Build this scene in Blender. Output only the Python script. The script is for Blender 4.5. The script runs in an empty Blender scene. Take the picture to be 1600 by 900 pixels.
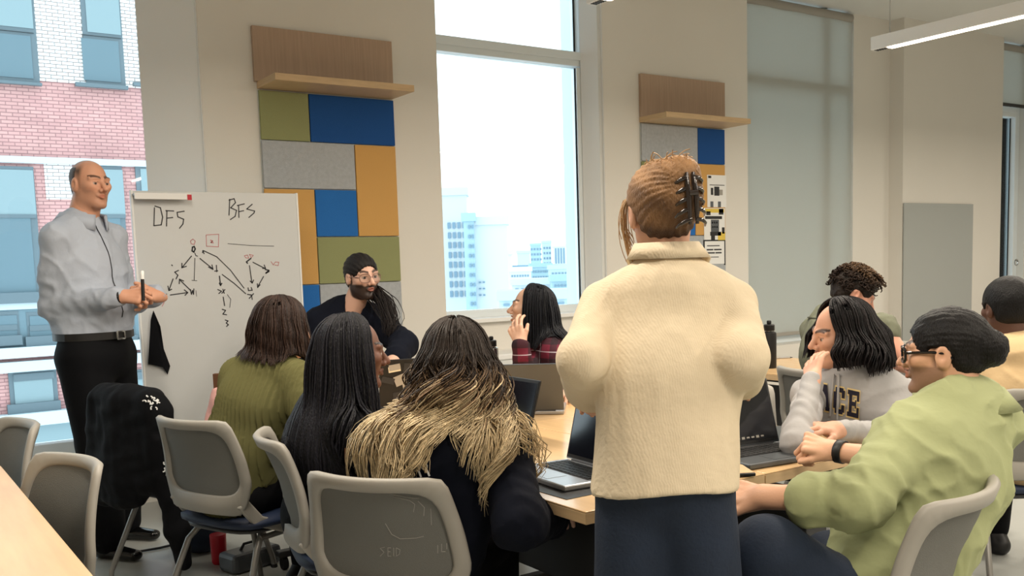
import bpy, bmesh, math, random
import numpy as np
from mathutils import Vector, Matrix

# ------------------------------------------------------------------ camera
YAW, PIT, ROL, FPX, CY = 0.59746, 0.10222, 0.03128, 1502.3, 572.6
CAM = np.array([0.0, 0.0, 1.35])
_R0 = np.array([math.cos(YAW), -math.sin(YAW), 0]); _F0 = np.array([math.sin(YAW), math.cos(YAW), 0]); _Z = np.array([0, 0, 1.0])
_F = _F0*math.cos(PIT) - _Z*math.sin(PIT); _U0 = _F0*math.sin(PIT) + _Z*math.cos(PIT)
_R = _R0*math.cos(ROL) - _U0*math.sin(ROL); _U = _U0*math.cos(ROL) + _R0*math.sin(ROL)
scn = bpy.context.scene
col = scn.collection
cd = bpy.data.cameras.new('camera'); cam = bpy.data.objects.new('camera', cd); col.objects.link(cam)
cd.sensor_width = 36; cd.lens = 36*FPX/1600; cd.shift_y = (CY-450)/1600; cd.clip_end = 3000; cd.clip_start = .05
cam.matrix_world = Matrix(((_R[0], _U[0], -_F[0], CAM[0]), (_R[1], _U[1], -_F[1], CAM[1]), (_R[2], _U[2], -_F[2], CAM[2]), (0, 0, 0, 1)))
scn.camera = cam
# ------------------------------------------------------------------ sky, exposure
w = bpy.data.worlds.new('overcast_sky'); scn.world = w; w.use_nodes = True
bg = w.node_tree.nodes['Background']; bg.inputs[0].default_value = (.86, .94, 1.0, 1); bg.inputs[1].default_value = 2.5
scn.view_settings.view_transform = 'Standard'; scn.view_settings.look = 'None'
scn.view_settings.exposure = 0.12; scn.view_settings.gamma = 1; scn.view_settings.use_curve_mapping = False
LAMP_W = 50.0          # watts per pendant tube
LAMP_COL = (1.0, .89, .75)

# ------------------------------------------------------------------ pixel helpers (directions only; distance comes from plane or depth)
def ray(x, y): return _F + _R*(x-800)/FPX - _U*(y-CY)/FPX
def pz(x, y, z): d = ray(x, y); return CAM + d*(z-CAM[2])/d[2]
def pY(x, y, Y): d = ray(x, y); return CAM + d*Y/d[1]
def pd(x, y, D): return CAM + ray(x, y)*D

# ------------------------------------------------------------------ materials
def lin(c): return tuple(((v/255)/12.92 if v/255 <= .04045 else ((v/255+.055)/1.055)**2.4) for v in c)
MATS = {}
def M(name, c, rough=.6, noise=None, bump=None, metal=0, spec=.5, coat=0, sheen=0, stretch=None, bands=None, attr=False, emit=0, trans=0):
    """principled material; c in sRGB; noise=(scale, amount) colour mottling; bump=(scale, strength); bands=(axis, scale, strength)"""
    if name in MATS: return MATS[name]
    m = bpy.data.materials.new(name); m.use_nodes = True; nt = m.node_tree; b = nt.nodes['Principled BSDF']
    L = lin(c)
    b.inputs['Base Color'].default_value = (*L, 1); b.inputs['Roughness'].default_value = rough
    b.inputs['Metallic'].default_value = metal; b.inputs['Specular IOR Level'].default_value = spec
    b.inputs['Coat Weight'].default_value = coat; b.inputs['Sheen Weight'].default_value = sheen
    if emit: b.inputs['Emission Color'].default_value = (*L, 1); b.inputs['Emission Strength'].default_value = emit
    tc = nt.nodes.new('ShaderNodeTexCoord'); mp = nt.nodes.new('ShaderNodeMapping'); nt.links.new(tc.outputs['Object'], mp.inputs[0])
    if stretch: mp.inputs['Scale'].default_value = stretch
    base = None
    if attr:
        a = nt.nodes.new('ShaderNodeVertexColor'); a.layer_name = 'Col'; base = a.outputs[0]
        nt.links.new(base, b.inputs['Base Color'])
    if noise:
        n = nt.nodes.new('ShaderNodeTexNoise'); n.inputs['Scale'].default_value = noise[0]; n.inputs['Detail'].default_value = 4
        nt.links.new(mp.outputs[0], n.inputs[0])
        r = nt.nodes.new('ShaderNodeMapRange'); r.inputs[1].default_value = .25; r.inputs[2].default_value = .75
        r.inputs[3].default_value = 1-noise[1]; r.inputs[4].default_value = 1+noise[1]; nt.links.new(n.outputs[0], r.inputs[0])
        mx = nt.nodes.new('ShaderNodeMix'); mx.data_type = 'RGBA'; mx.blend_type = 'MULTIPLY'; mx.inputs[0].default_value = 1
        if base: nt.links.new(base, mx.inputs[6])
        else: mx.inputs[6].default_value = (*L, 1)
        nt.links.new(r.outputs[0], mx.inputs[7]); nt.links.new(mx.outputs[2], b.inputs['Base Color'])
    nrm = None
    if bands:
        wv = nt.nodes.new('ShaderNodeTexWave'); wv.bands_direction = bands[0]; wv.inputs['Scale'].default_value = bands[1]
        wv.inputs['Distortion'].default_value = bands[3] if len(bands) > 3 else .5; wv.inputs['Detail'].default_value = 1
        nt.links.new(tc.outputs['Object'], wv.inputs[0])
        bp = nt.nodes.new('ShaderNodeBump'); bp.inputs['Strength'].default_value = bands[2]; bp.inputs['Distance'].default_value = .006
        nt.links.new(wv.outputs[1], bp.inputs['Height']); nrm = bp.outputs[0]
    if bump:
        n2 = nt.nodes.new('ShaderNodeTexNoise'); n2.inputs['Scale'].default_value = bump[0]; n2.inputs['Detail'].default_value = 3
        nt.links.new(mp.outputs[0], n2.inputs[0])
        bp = nt.nodes.new('ShaderNodeBump'); bp.inputs['Strength'].default_value = bump[1]; bp.inputs['Distance'].default_value = .01
        nt.links.new(n2.outputs[0], bp.inputs['Height'])
        if nrm: nt.links.new(nrm, bp.inputs['Normal'])
        nrm = bp.outputs[0]
    if nrm: nt.links.new(nrm, b.inputs['Normal'])
    MATS[name] = m; return m

def glass_mat(name, tint, refl=.06):
    m = bpy.data.materials.new(name); m.use_nodes = True; nt = m.node_tree; nt.nodes.clear()
    o = nt.nodes.new('ShaderNodeOutputMaterial'); t = nt.nodes.new('ShaderNodeBsdfTransparent'); g = nt.nodes.new('ShaderNodeBsdfGlossy')
    t.inputs[0].default_value = (*tint, 1); g.inputs['Roughness'].default_value = .02
    f = nt.nodes.new('ShaderNodeFresnel'); f.inputs[0].default_value = 1.33
    x = nt.nodes.new('ShaderNodeMixShader'); nt.links.new(f.outputs[0], x.inputs[0])
    nt.links.new(t.outputs[0], x.inputs[1]); nt.links.new(g.outputs[0], x.inputs[2]); nt.links.new(x.outputs[0], o.inputs[0])
    MATS[name] = m; return m
def blind_mat(name, c, tr=.45):
    m = bpy.data.materials.new(name); m.use_nodes = True; nt = m.node_tree; nt.nodes.clear()
    o = nt.nodes.new('ShaderNodeOutputMaterial'); t = nt.nodes.new('ShaderNodeBsdfTranslucent'); d = nt.nodes.new('ShaderNodeBsdfDiffuse')
    t.inputs[0].default_value = (*lin(c), 1); d.inputs[0].default_value = (*lin(c), 1)
    x = nt.nodes.new('ShaderNodeMixShader'); x.inputs[0].default_value = tr
    nt.links.new(d.outputs[0], x.inputs[1]); nt.links.new(t.outputs[0], x.inputs[2]); nt.links.new(x.outputs[0], o.inputs[0])
    MATS[name] = m; return m
def brick_mat(name, c1, c2, mortar, scale=1.0):
    m = bpy.data.materials.new(name); m.use_nodes = True; nt = m.node_tree; b = nt.nodes['Principled BSDF']
    tc = nt.nodes.new('ShaderNodeTexCoord'); mp = nt.nodes.new('ShaderNodeMapping'); mp.inputs['Rotation'].default_value = (math.pi/2, 0, 0)
    br = nt.nodes.new('ShaderNodeTexBrick'); nt.links.new(tc.outputs['Object'], mp.inputs[0]); nt.links.new(mp.outputs[0], br.inputs[0])
    br.inputs['Color1'].default_value = (*lin(c1), 1); br.inputs['Color2'].default_value = (*lin(c2), 1); br.inputs['Mortar'].default_value = (*lin(mortar), 1)
    br.inputs['Scale'].default_value = scale; br.inputs['Mortar Size'].default_value = .009; br.inputs['Brick Width'].default_value = .21; br.inputs['Row Height'].default_value = .07
    bp = nt.nodes.new('ShaderNodeBump'); bp.inputs['Strength'].default_value = .6; bp.inputs['Distance'].default_value = .01; bp.invert = True
    nt.links.new(br.outputs[1], bp.inputs['Height']); nt.links.new(bp.outputs[0], b.inputs['Normal'])
    n = nt.nodes.new('ShaderNodeTexNoise'); n.inputs['Scale'].default_value = 1.7; n.inputs['Detail'].default_value = 6; nt.links.new(tc.outputs['Object'], n.inputs[0])
    r = nt.nodes.new('ShaderNodeMapRange'); r.inputs[3].default_value = .8; r.inputs[4].default_value = 1.2; nt.links.new(n.outputs[0], r.inputs[0])
    mx = nt.nodes.new('ShaderNodeMix'); mx.data_type = 'RGBA'; mx.blend_type = 'MULTIPLY'; mx.inputs[0].default_value = 1
    nt.links.new(br.outputs[0], mx.inputs[6]); nt.links.new(r.outputs[0], mx.inputs[7]); nt.links.new(mx.outputs[2], b.inputs['Base Color'])
    b.inputs['Roughness'].default_value = .9
    MATS[name] = m; return m
def plaid_mat(name):
    m = bpy.data.materials.new(name); m.use_nodes = True; nt = m.node_tree; b = nt.nodes['Principled BSDF']
    tc = nt.nodes.new('ShaderNodeTexCoord'); sp = nt.nodes.new('ShaderNodeSeparateXYZ'); nt.links.new(tc.outputs['Object'], sp.inputs[0])
    def stripe(sock, period, lo, hi, off=0.0):
        a = nt.nodes.new('ShaderNodeMath'); a.operation = 'MULTIPLY_ADD'; a.inputs[1].default_value = 1/period; a.inputs[2].default_value = off; nt.links.new(sock, a.inputs[0])
        f = nt.nodes.new('ShaderNodeMath'); f.operation = 'FRACT'; nt.links.new(a.outputs[0], f.inputs[0])
        g = nt.nodes.new('ShaderNodeMath'); g.operation = 'GREATER_THAN'; g.inputs[1].default_value = lo; nt.links.new(f.outputs[0], g.inputs[0])
        l = nt.nodes.new('ShaderNodeMath'); l.operation = 'LESS_THAN'; l.inputs[1].default_value = hi; nt.links.new(f.outputs[0], l.inputs[0])
        x = nt.nodes.new('ShaderNodeMath'); x.operation = 'MULTIPLY'; nt.links.new(g.outputs[0], x.inputs[0]); nt.links.new(l.outputs[0], x.inputs[1]); return x.outputs[0]
    xy = nt.nodes.new('ShaderNodeMath'); xy.operation = 'SUBTRACT'; nt.links.new(sp.outputs[0], xy.inputs[0]); nt.links.new(sp.outputs[1], xy.inputs[1])
    def mix(prev, c, fac, k):
        x = nt.nodes.new('ShaderNodeMix'); x.data_type = 'RGBA'
        mul = nt.nodes.new('ShaderNodeMath'); mul.operation = 'MULTIPLY'; mul.inputs[1].default_value = k; nt.links.new(fac, mul.inputs[0]); nt.links.new(mul.outputs[0], x.inputs[0])
        if isinstance(prev, tuple): x.inputs[6].default_value = (*lin(prev), 1)
        else: nt.links.new(prev, x.inputs[6])
        x.inputs[7].default_value = (*lin(c), 1); return x.outputs[2]
    P = .12
    v = mix((104, 18, 44), (20, 10, 20), stripe(sp.outputs[2], P, .0, .45), .75)
    v = mix(v, (20, 10, 20), stripe(xy.outputs[0], P, .0, .42), .7)
    v = mix(v, (190, 180, 190), stripe(sp.outputs[2], P, .70, .735), .8)
    v = mix(v, (190, 180, 190), stripe(xy.outputs[0], P*1.3, .70, .725), .6)
    nt.links.new(v, b.inputs['Base Color']); b.inputs['Roughness'].default_value = .85
    MATS[name] = m; return m

M('wall', (226, 222, 214), .85, noise=(1.2, .02), bump=(120, .05))
M('reveal', (222, 224, 222), .7)
M('ceiling', (226, 226, 222), .9)
M('floor', (176, 178, 174), .28, noise=(3, .05), bump=(60, .02))
M('frame', (226, 234, 238), .4)
M('gasket', (18, 20, 22), .6)
M('oak', (222, 186, 138), .2, noise=(5, .07), stretch=(6, .6, 6), spec=.6)
M('oak_edge', (202, 172, 132), .45, noise=(8, .1), stretch=(1, 1, 8))
M('oak_panel', (178, 152, 130), .5, noise=(6, .09), stretch=(12, 12, .5))
M('t_green', (146, 150, 104), .95, bump=(300, .3)); M('t_blue', (36, 108, 184), .95, bump=(300, .3))
M('t_navy', (22, 78, 146), .95, bump=(300, .3))
M('t_orange', (210, 162, 94), .95, bump=(300, .3)); M('t_gray', (176, 180, 184), .95, bump=(300, .4), noise=(40, .1))
M('t_paper', (206, 210, 206), .9)
M('plastic', (158, 154, 146), .5); M('mesh_panel', (112, 112, 108), .75, bump=(500, .3)); M('plastic_dark', (44, 44, 46), .5)
M('navy_seat', (18, 34, 62), .6, bump=(200, .1)); M('tube', (136, 134, 130), .35, metal=.4)
M('black', (14, 14, 16), .5); M('black_gloss', (10, 10, 12), .12); M('rubber', (22, 22, 22), .8)
M('silver', (176, 178, 182), .3, metal=.7); M('steel', (190, 190, 190), .22, metal=1); M('grey_lid', (92, 96, 100), .35, metal=.5)
M('screen', (12, 14, 22), .12, spec=.8); M('keys', (20, 20, 22), .5)
M('white', (236, 236, 234), .5); M('board', (208, 210, 210), .25)
M('ink', (52, 52, 56), .6); M('ink_red', (196, 120, 124), .6)
M('red', (190, 20, 44), .4); M('pink', (232, 178, 172), .6, bump=(30, .3)); M('brown', (96, 62, 38), .6); M('cream', (232, 220, 190), .7)
M('white_print', (225, 225, 225), .7); M('faint_print', (150, 148, 142), .7)
glass_mat('glass', (.93, .985, .99)); glass_mat('lens', (.9, .92, .93))
blind_mat('blind', (210, 212, 207), .42)

# ------------------------------------------------------------------ object helpers
def raw(name, V, Fq, mat, parent=None, smooth=False, loc=(0, 0, 0), colr=None):
    V = np.asarray(V, dtype=np.float32); me = bpy.data.meshes.new(name)
    if isinstance(Fq, np.ndarray) and len(V):
        k = Fq.shape[1]; m = len(Fq)
        me.vertices.add(len(V)); me.vertices.foreach_set('co', V.ravel())
        me.loops.add(m*k); me.loops.foreach_set('vertex_index', Fq.astype(np.int32).ravel())
        me.polygons.add(m); me.polygons.foreach_set('loop_start', np.arange(0, m*k, k, dtype=np.int32))
        try: me.polygons.foreach_set('loop_total', np.full(m, k, dtype=np.int32))
        except Exception: pass
        me.update(calc_edges=True); me.validate()
    else:
        me.from_pydata([tuple(map(float, v)) for v in V], [], [tuple(int(i) for i in f) for f in Fq]); me.update()
    if smooth: me.polygons.foreach_set('use_smooth', np.ones(len(me.polygons), dtype=bool))
    if colr is not None:
        a = me.color_attributes.new('Col', 'FLOAT_COLOR', 'POINT')
        c4 = np.ones((len(V), 4), dtype=np.float32); c4[:, :3] = colr; a.data.foreach_set('color', c4.ravel())
    if isinstance(mat, str): mat = MATS[mat]
    me.materials.append(mat)
    o = bpy.data.objects.new(name, me); col.objects.link(o); o.location = loc
    if parent is not None: o.parent = parent
    return o
def tag(o, label=None, cat=None, group=None, kind=None):
    if label: o['label'] = label
    if cat: o['category'] = cat
    if group: o['group'] = group
    if kind: o['kind'] = kind
    return o
def empty(name, loc=(0, 0, 0), rz=0, label=None, cat=None, group=None, kind=None):
    o = bpy.data.objects.new(name, None); col.objects.link(o); o.location = loc; o.rotation_euler = (0, 0, rz); o.empty_display_size = .05
    return tag(o, label, cat, group, kind)
class MB:
    """collects boxes, tubes and lathes into one mesh"""
    def __init__(s): s.v = []; s.f = []
    def add(s, V, F): n = len(s.v); s.v += [tuple(map(float, p)) for p in V]; s.f += [tuple(i+n for i in f) for f in F]; return s
    def box(s, lo, hi, bev=0.0):
        lo = np.minimum(lo, hi).astype(float) if True else lo; hi = np.maximum(np.array(hi, float), lo)
        bm = bmesh.new(); bmesh.ops.create_cube(bm, size=1)
        c = (np.array(lo)+np.array(hi))/2; d = np.array(hi)-np.array(lo)
        for q in bm.verts: q.co = Vector(tuple(c + np.array(q.co)*d))
        if bev: bmesh.ops.bevel(bm, geom=bm.edges[:], offset=min(bev, .45*min(d)), segments=2, affect='EDGES', profile=.5)
        bm.verts.index_update(); s.add([q.co[:] for q in bm.verts], [[q.index for q in f.verts] for f in bm.faces]); bm.free(); return s
    def obox(s, c, ax, half, bev=0.0):
        """oriented box: ax = 3 unit vectors"""
        t = MB().box(-np.array(half), np.array(half), bev); A = np.array(ax)
        return s.add([np.array(c)+np.array(p)@A for p in t.v], t.f)
    def tube(s, pts, r, n=10, cap=True):
        pts = [np.array(p, float) for p in pts]; K = len(pts); rr = r if hasattr(r, '__len__') else [r]*K
        V = []; up = None
        for i in range(K):
            t = pts[min(i+1, K-1)]-pts[max(i-1, 0)]; t /= (np.linalg.norm(t)+1e-9)
            if up is None: up = np.cross(t, [0.31, .77, .55])
            a = up - t*(up@t); a /= (np.linalg.norm(a)+1e-9); up = a; b = np.cross(t, a)
            for j in range(n): an = 2*math.pi*j/n; V.append(pts[i]+rr[i]*(a*math.cos(an)+b*math.sin(an)))
        F = [(i*n+j, i*n+(j+1) % n, (i+1)*n+(j+1) % n, (i+1)*n+j) for i in range(K-1) for j in range(n)]
        if cap: F += [tuple(range(n))[::-1], tuple((K-1)*n+j for j in range(n))]
        return s.add(V, F)
    def lathe(s, prof, c=(0, 0, 0), n=24):
        V = []; K = len(prof)
        for r, z in prof:
            for j in range(n): a = 2*math.pi*j/n; V.append((c[0]+r*math.cos(a), c[1]+r*math.sin(a), c[2]+z))
        F = [(i*n+j, i*n+(j+1) % n, (i+1)*n+(j+1) % n, (i+1)*n+j) for i in range(K-1) for j in range(n)]
        F += [tuple(range(n))[::-1], tuple((K-1)*n+j for j in range(n))]
        return s.add(V, F)
    def build(s, name, mat, parent=None, smooth=False, loc=(0, 0, 0), rz=0):
        o = raw(name, s.v, s.f, mat, parent, False, loc); o.rotation_euler = (0, 0, rz)
        if smooth:
            o.data.polygons.foreach_set('use_smooth', np.ones(len(o.data.polygons), dtype=bool))
            try: o.data.set_sharp_from_angle(angle=math.radians(40))
            except Exception: pass
        return o
def bx(name, lo, hi, mat, parent=None, bev=0.0, loc=(0, 0, 0)): return MB().box(lo, hi, bev).build(name, mat, parent, loc=loc)
def copy_tree(o, parent=None):
    c = o.copy(); col.objects.link(c); c.parent = parent
    for ch in o.children: copy_tree(ch, c)
    return c

# ================================================================== THE ROOM
WY = 6.0; GY = 6.24; CEIL = 3.75
P1L, P1R, P2L, P2R, W2R, P3L, P3R = 1.857, 3.525, 5.04, 6.70, 8.42, 9.02, 10.90
XL, XR, YN = -3.2, 13.0, -3.2
def struct(o): return tag(o, kind='structure')
struct(bx('floor', (XL, YN, -.1), (XR, GY+.2, 0), 'floor'))
struct(bx('ceiling', (XL, YN, CEIL), (XR, GY+.2, CEIL+.1), 'ceiling'))
struct(bx('wall_left', (XL-.1, YN, 0), (XL, GY+.2, CEIL), 'wall'))
struct(bx('wall_right', (XR, YN, 0), (XR+.1, GY+.2, CEIL), 'wall'))
struct(bx('wall_near', (XL, YN-.1, 0), (XR, YN, CEIL), 'wall'))
wf = struct(empty('wall_far', (0, 0, 0)))
def wpart(lo, hi, name='wall_section', m='wall'): return bx(name, lo, hi, m, wf)
YB = GY+.12
for a, b in ((P1L, P1R), (P2L, P2R), (P3L, P3R)): wpart((a, WY, 0), (b, YB, CEIL), 'pillar')
wpart((W2R, WY+.16, 0), (P3L, YB, CEIL))
S0, S1 = .27, .955
wpart((XL, WY, 0), (P1L, YB, S0)); wpart((P1R, WY, 0), (P2L, YB, S1)); wpart((P2R, WY, 0), (W2R, YB, .55)); wpart((P3R, WY, 0), (XR, YB, .55))
wpart((XL, WY, 0), (-1.2, YB, CEIL))
# sills
for i, (a, b, z, d) in enumerate(((-1.2, P1L, S0, .16), (P1R-.0, P2L, S1, .05))):
    struct(bx('trim_%d' % (i+1), (a+.002, WY-d, z), (b-.002, GY-.02, z+.03), 'white', bev=.005))
struct(bx('trim_3', (P1R-.1, WY-.34, .70), (P2L+.1, WY-.002, .74), 'white', bev=.006))
struct(bx('trim_4', (P1R-.1, WY-.33, 0), (P2L+.1, WY-.01, .70), 'reveal'))
struct(bx('baseboard_far', (P1L, WY-.015, 0), (P1R, WY, .1), 'plastic_dark'))
# windows: frame members, panes
def window(n, x0, x1, z0, z1, mull, trans, fw=.075):
    w_ = struct(empty('window_%d' % n, ((x0+x1)/2, GY, z0)))
    off = -np.array([(x0+x1)/2, GY, z0])
    def mem(lo, hi, nm='window_frame', m='frame'): return bx(nm, np.array(lo)+off, np.array(hi)+off, m, w_, bev=.006)
    mem((x0, GY-.06, z0), (x0+fw, GY+.06, z1)); mem((x1-fw, GY-.06, z0), (x1, GY+.06, z1))
    mem((x0+fw, GY-.06, z0), (x1-fw, GY+.06, z0+fw))
    xs = [x0+fw]+[v for m_ in mull for v in (m_-fw/2, m_+fw/2)]+[x1-fw]; zs = [z0+fw]+[v for t in trans for v in (t-.055, t+.055)]+[z1]
    for m_ in mull: mem((m_-fw/2, GY-.06, z0+fw), (m_+fw/2, GY+.06, z1), 'mullion')
    for t in trans:
        for i in range(0, len(xs), 2): mem((xs[i], GY-.07, t-.055), (xs[i+1], GY+.06, t+.055), 'transom'); mem((xs[i], GY-.085, t-.01), (xs[i+1], GY-.07, t+.055), 'transom')
    for i in range(0, len(xs), 2):
        for j in range(0, len(zs), 2):
            bx('pane', np.array((xs[i], GY+.01, zs[j]))+off, np.array((xs[i+1], GY+.018, zs[j+1]))+off, 'glass', w_)
            for xx in (xs[i], xs[i+1]-.012): bx('gasket', np.array((xx, GY-.001, zs[j]))+off, np.array((xx+.012, GY+.009, zs[j+1]))+off, 'gasket', w_)
    return w_, off
w0, o0 = window(1, -1.2, P1L, S0, CEIL, [.0], [], .13)
def splay(xa, ya, xb, yb, z0_, z1_, par, off):      # jamb wedge added at an angle to catch sky light, wall corner to frame
    pts = [(xa, ya), (xb, yb), (xb, ya)]; V = [np.array((x, y, z))+off for z in (z0_, z1_) for x, y in pts]
    return raw('light_catching_jamb', V, [(0, 2, 1), (3, 4, 5), (0, 1, 4, 3), (1, 2, 5, 4), (2, 0, 3, 5)], 'white', par)
splay(P1L-.31, GY-.062, P1L-.002, WY+.012, S0+.035, CEIL-.01, w0, o0)
w1, o1 = window(2, P1R, P2L, S1, CEIL, [], [2.985], .085)
# operable right stile with hinge gap and handle plate on window 2
splay(P2L-.10, GY-.08, P2L-.036, WY+.02, S1+.035, CEIL-.01, w1, o1)
bx('stile', np.array((P2L-.135, GY-.075, S1+.09))+o1, np.array((P2L-.06, GY-.061, 2.92))+o1, 'frame', w1, bev=.004)
bx('bright_jamb_lining', np.array((P2L-.006, WY+.001, S1+.035))+o1, np.array((P2L-.001, GY-.065, 3.74))+o1, 'white', w1)  # white cladding added so the reveal looks daylit
bx('hinge', np.array((P2L-.075, GY-.10, 1.95))+o1, np.array((P2L-.05, GY-.0755, 2.06))+o1, 'frame', w1, bev=.003)
bx('blind_guide', np.array((P2L-.035, WY+.02, S1+.04))+o1, np.array((P2L-.002, WY+.09, 3.7))+o1, 'reveal', w1, bev=.004)
bx('bright_jamb_lining', np.array((P1L-.006, WY+.001, S0+.035))+o0, np.array((P1L-.001, GY-.065, 3.74))+o0, 'white', w0)  # same added white cladding, daylight brightness put into its colour
w2, o2 = window(3, P2R, W2R, .55, CEIL, [7.98], [2.985], .09)
P4 = float(pY(1577, 300, GY)[0]); w3, o3 = window(4, P3R, P4+.09, .55, CEIL, [], [2.985], .09); wpart((P4+.09, WY+.1, 0), (XR, YB, CEIL), 'window_jamb', 'reveal')
ring = MB(); hp = pY(1588, 410, WY+.09)
ring.tube([(hp[0]+.035*math.cos(a), hp[1], hp[2]+.035*math.sin(a)) for a in np.linspace(0, 2*math.pi, 17)], .007, 6); ring.tube([(hp[0]+.03, hp[1]+.02, hp[2]+.02), (hp[0]+.03, hp[1], hp[2]+.02)], .006, 6)
o = ring.build('window_handle', 'steel', w3, True); o.location = tuple(o3)
# roller blinds (cassette, cloth, bottom bar)
def blind(x0, x1, zb, yb, label, bar='plastic_dark'):
    t = empty('roller_blind', ((x0+x1)/2, yb, zb), label=label, cat='blind')
    off = -np.array([(x0+x1)/2, yb, zb])
    nx = 30; V = []; Fq = []
    for j in (0, 1):
        for i in range(nx+1):
            x = x0+(x1-x0)*i/nx; V.append(np.array((x, yb+.003*math.sin(i*.7), zb+.03 if j == 0 else CEIL-.09))+off)
    Fq = [(i, i+1, nx+2+i, nx+1+i) for i in range(nx)]
    V2 = [v+np.array((0, .0015, 0)) for v in V]; n = len(V)
    raw('cloth', V+V2, Fq+[tuple(k+n for k in f[::-1]) for f in Fq], 'blind', t, True)
    bx('bottom_bar', np.array((x0, yb-.012, zb))+off, np.array((x1, yb+.012, zb+.035))+off, bar, t, bev=.005)
    MB().tube([np.array((x0, yb+.02, CEIL-.06))+off, np.array((x1, yb+.02, CEIL-.06))+off], .045, 14).build('roller', 'plastic', t, True)
    return t
blind(P2R+.01, 8.35, .62, WY+.13, 'pale grey roller blind pulled fully down beside the curly haired person', 'plastic')
zb3 = pY(1590, 168, WY+.1)[2]
blind(P3R+.01, XR-.02, zb3, WY+.10, 'half lowered roller blind with dark bottom bar at right edge')

# wall panels on the two pillars -------------------------------------------------
def px_rect(x0, y0, x1, y1, Y):
    a = pY(x0, y0, Y); b = pY(x1, y1, Y); return a[0], b[0], b[2], a[2]
def acoustic(name_label, X0, X1, Z0, Z1, cells, frm):
    t = empty('acoustic_tile_panel', ((X0+X1)/2, WY, Z0), label=name_label, cat='wall panel')
    off = -np.array([(X0+X1)/2, WY, Z0]); g = .003
    bx('backing', np.array((X0, WY-.008, Z0))+off, np.array((X1, WY-.001, Z1))+off, 't_paper', t)
    for (u0, v0, u1, v1, m) in cells:     # v from top
        xa, xb = X0+(X1-X0)*u0, X0+(X1-X0)*u1; za, zb = Z1-(Z1-Z0)*v1, Z1-(Z1-Z0)*v0
        bx('tile', np.array((xa+g, WY-.026, za+g))+off, np.array((xb-g, WY-.008, zb-g))+off, m, t, bev=.003)
    return t
# pillar 1: extents from the photo on the wall plane
xa = (pY(402, 143, WY)[0]+pY(410, 300, WY)[0])/2; xb = (pY(612, 160, WY)[0]+pY(627, 480, WY)[0])/2
zt = (pY(402, 141, WY)[2]+pY(612, 157, WY)[2])/2; zb_ = (pY(628, 508, WY)[2])
def vf(x, y): return (zt-pY(x, y, WY)[2])/(zt-zb_)
r1 = vf(510, 224); r2 = vf(480, 296); r3 = vf(553, 370); r4 = vf(555, 442)
acoustic('patchwork of green, blue, orange and grey acoustic tiles under wide wooden shelf', xa, xb, zb_, zt, [
    (0, 0, .35, r1, 't_green'), (.35, 0, 1, r1, 't_navy'), (0, r1, .675, r2, 't_gray'), (.675, r1, 1, r3, 't_orange'),
    (0, r2, .36, r4, 't_orange'), (.36, r2, .675, r3, 't_blue'), (.36, r3, 1, r4, 't_green'), (0, r4, .36, 1, 't_blue'), (.36, r4, 1, 1, 't_gray')], 1)
ztp = (pY(397, 42, WY)[2]+pY(610, 66, WY)[2])/2
sh = empty('wall_shelf', ((xa+xb)/2, WY, zt), label='wide wooden ledge and back board above the tiles by the whiteboard', cat='shelf')
o_ = -np.array([(xa+xb)/2, WY, zt])
bx('back_board', np.array((xa-.02, WY-.03, zt+.05))+o_, np.array((xb, WY-.001, ztp))+o_, 'oak_panel', sh, bev=.002)
bx('ledge', np.array((xa, WY-.32, zt+.008))+o_, np.array((xb, WY-.001, zt+.05))+o_, 'oak_edge', sh, bev=.002)
# pillar 2
xc = pY(998, 150, WY)[0]; xd = pY(1129, 180, WY)[0]; zt2 = (pY(1000, 194, WY)[2]+pY(1127, 202, WY)[2])/2; zp2 = (pY(997, 116, WY)[2]+pY(1130, 130, WY)[2])/2
q1 = .66; zb2 = zt2-(zt-zb_)
def vf2(x, y): return (zt2-pY(x, y, WY)[2])/(zt2-zb2)
s1 = vf2(1105, 257); s2 = vf2(1100, 368)
acoustic('patchwork of acoustic tiles partly hidden behind the standing person in cream blouse', xc, xd, zb2, zt2, [
    (0, 0, .66, s1, 't_gray'), (.66, 0, 1, s1, 't_navy'), (0, s1, .33, .62, 't_green'), (.33, s1, .62, s2, 't_blue'), (.62, s1, 1, s2, 't_orange'),
    (.33, s2, 1, .8, 't_gray'), (0, .62, .33, 1, 't_orange'), (.33, .8, 1, 1, 't_green')], 2)
sh2 = empty('wall_shelf', ((xc+xd)/2, WY, zt2), label='smaller looking wooden ledge and back board between window and pulled down blind', cat='shelf')
o_ = -np.array([(xc+xd)/2, WY, zt2])
bx('back_board', np.array((xc, WY-.03, zt2+.05))+o_, np.array((xd, WY-.001, zp2))+o_, 'oak_panel', sh2, bev=.002)
bx('ledge', np.array((xc, WY-.32, zt2+.008))+o_, np.array((xd, WY-.001, zt2+.05))+o_, 'oak_edge', sh2, bev=.002)
# posters on pillar 2
def poster(x0, y0, x1, y1, label, name='poster'):
    a = pY(x0, y0, WY-.03); b = pY(x1, y1, WY-.03); t = empty(name, (a[0], WY-.03, b[2]), label=label, cat='poster')
    bx('sheet', (0, 0, 0), (b[0]-a[0], .003, a[2]-b[2]), 'white', t); return t, b[0]-a[0], a[2]-b[2]
def flat(t, W, H, shapes):
    for (m, u0, v0, u1, v1) in shapes: bx('print', (W*u0, -.002, H*(1-v1)), (W*u1, -.0003, H*(1-v0)), m, t)
M('p_yellow', (226, 196, 84), .7)
t, W, H = poster(1105, 273, 1135, 324, 'white poster with small robot print pinned above another poster')
flat(t, W, H, [('black', .18, .40, .30, .62), ('black', .36, .36, .62, .64), ('plastic', .62, .45, .8, .62), ('black', .05, .03, .2, .1), ('grey_lid', .15, .82, .3, 1), ('grey_lid', .55, .82, .7, 1), ('black', .12, .30, .9, .32)])
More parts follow.
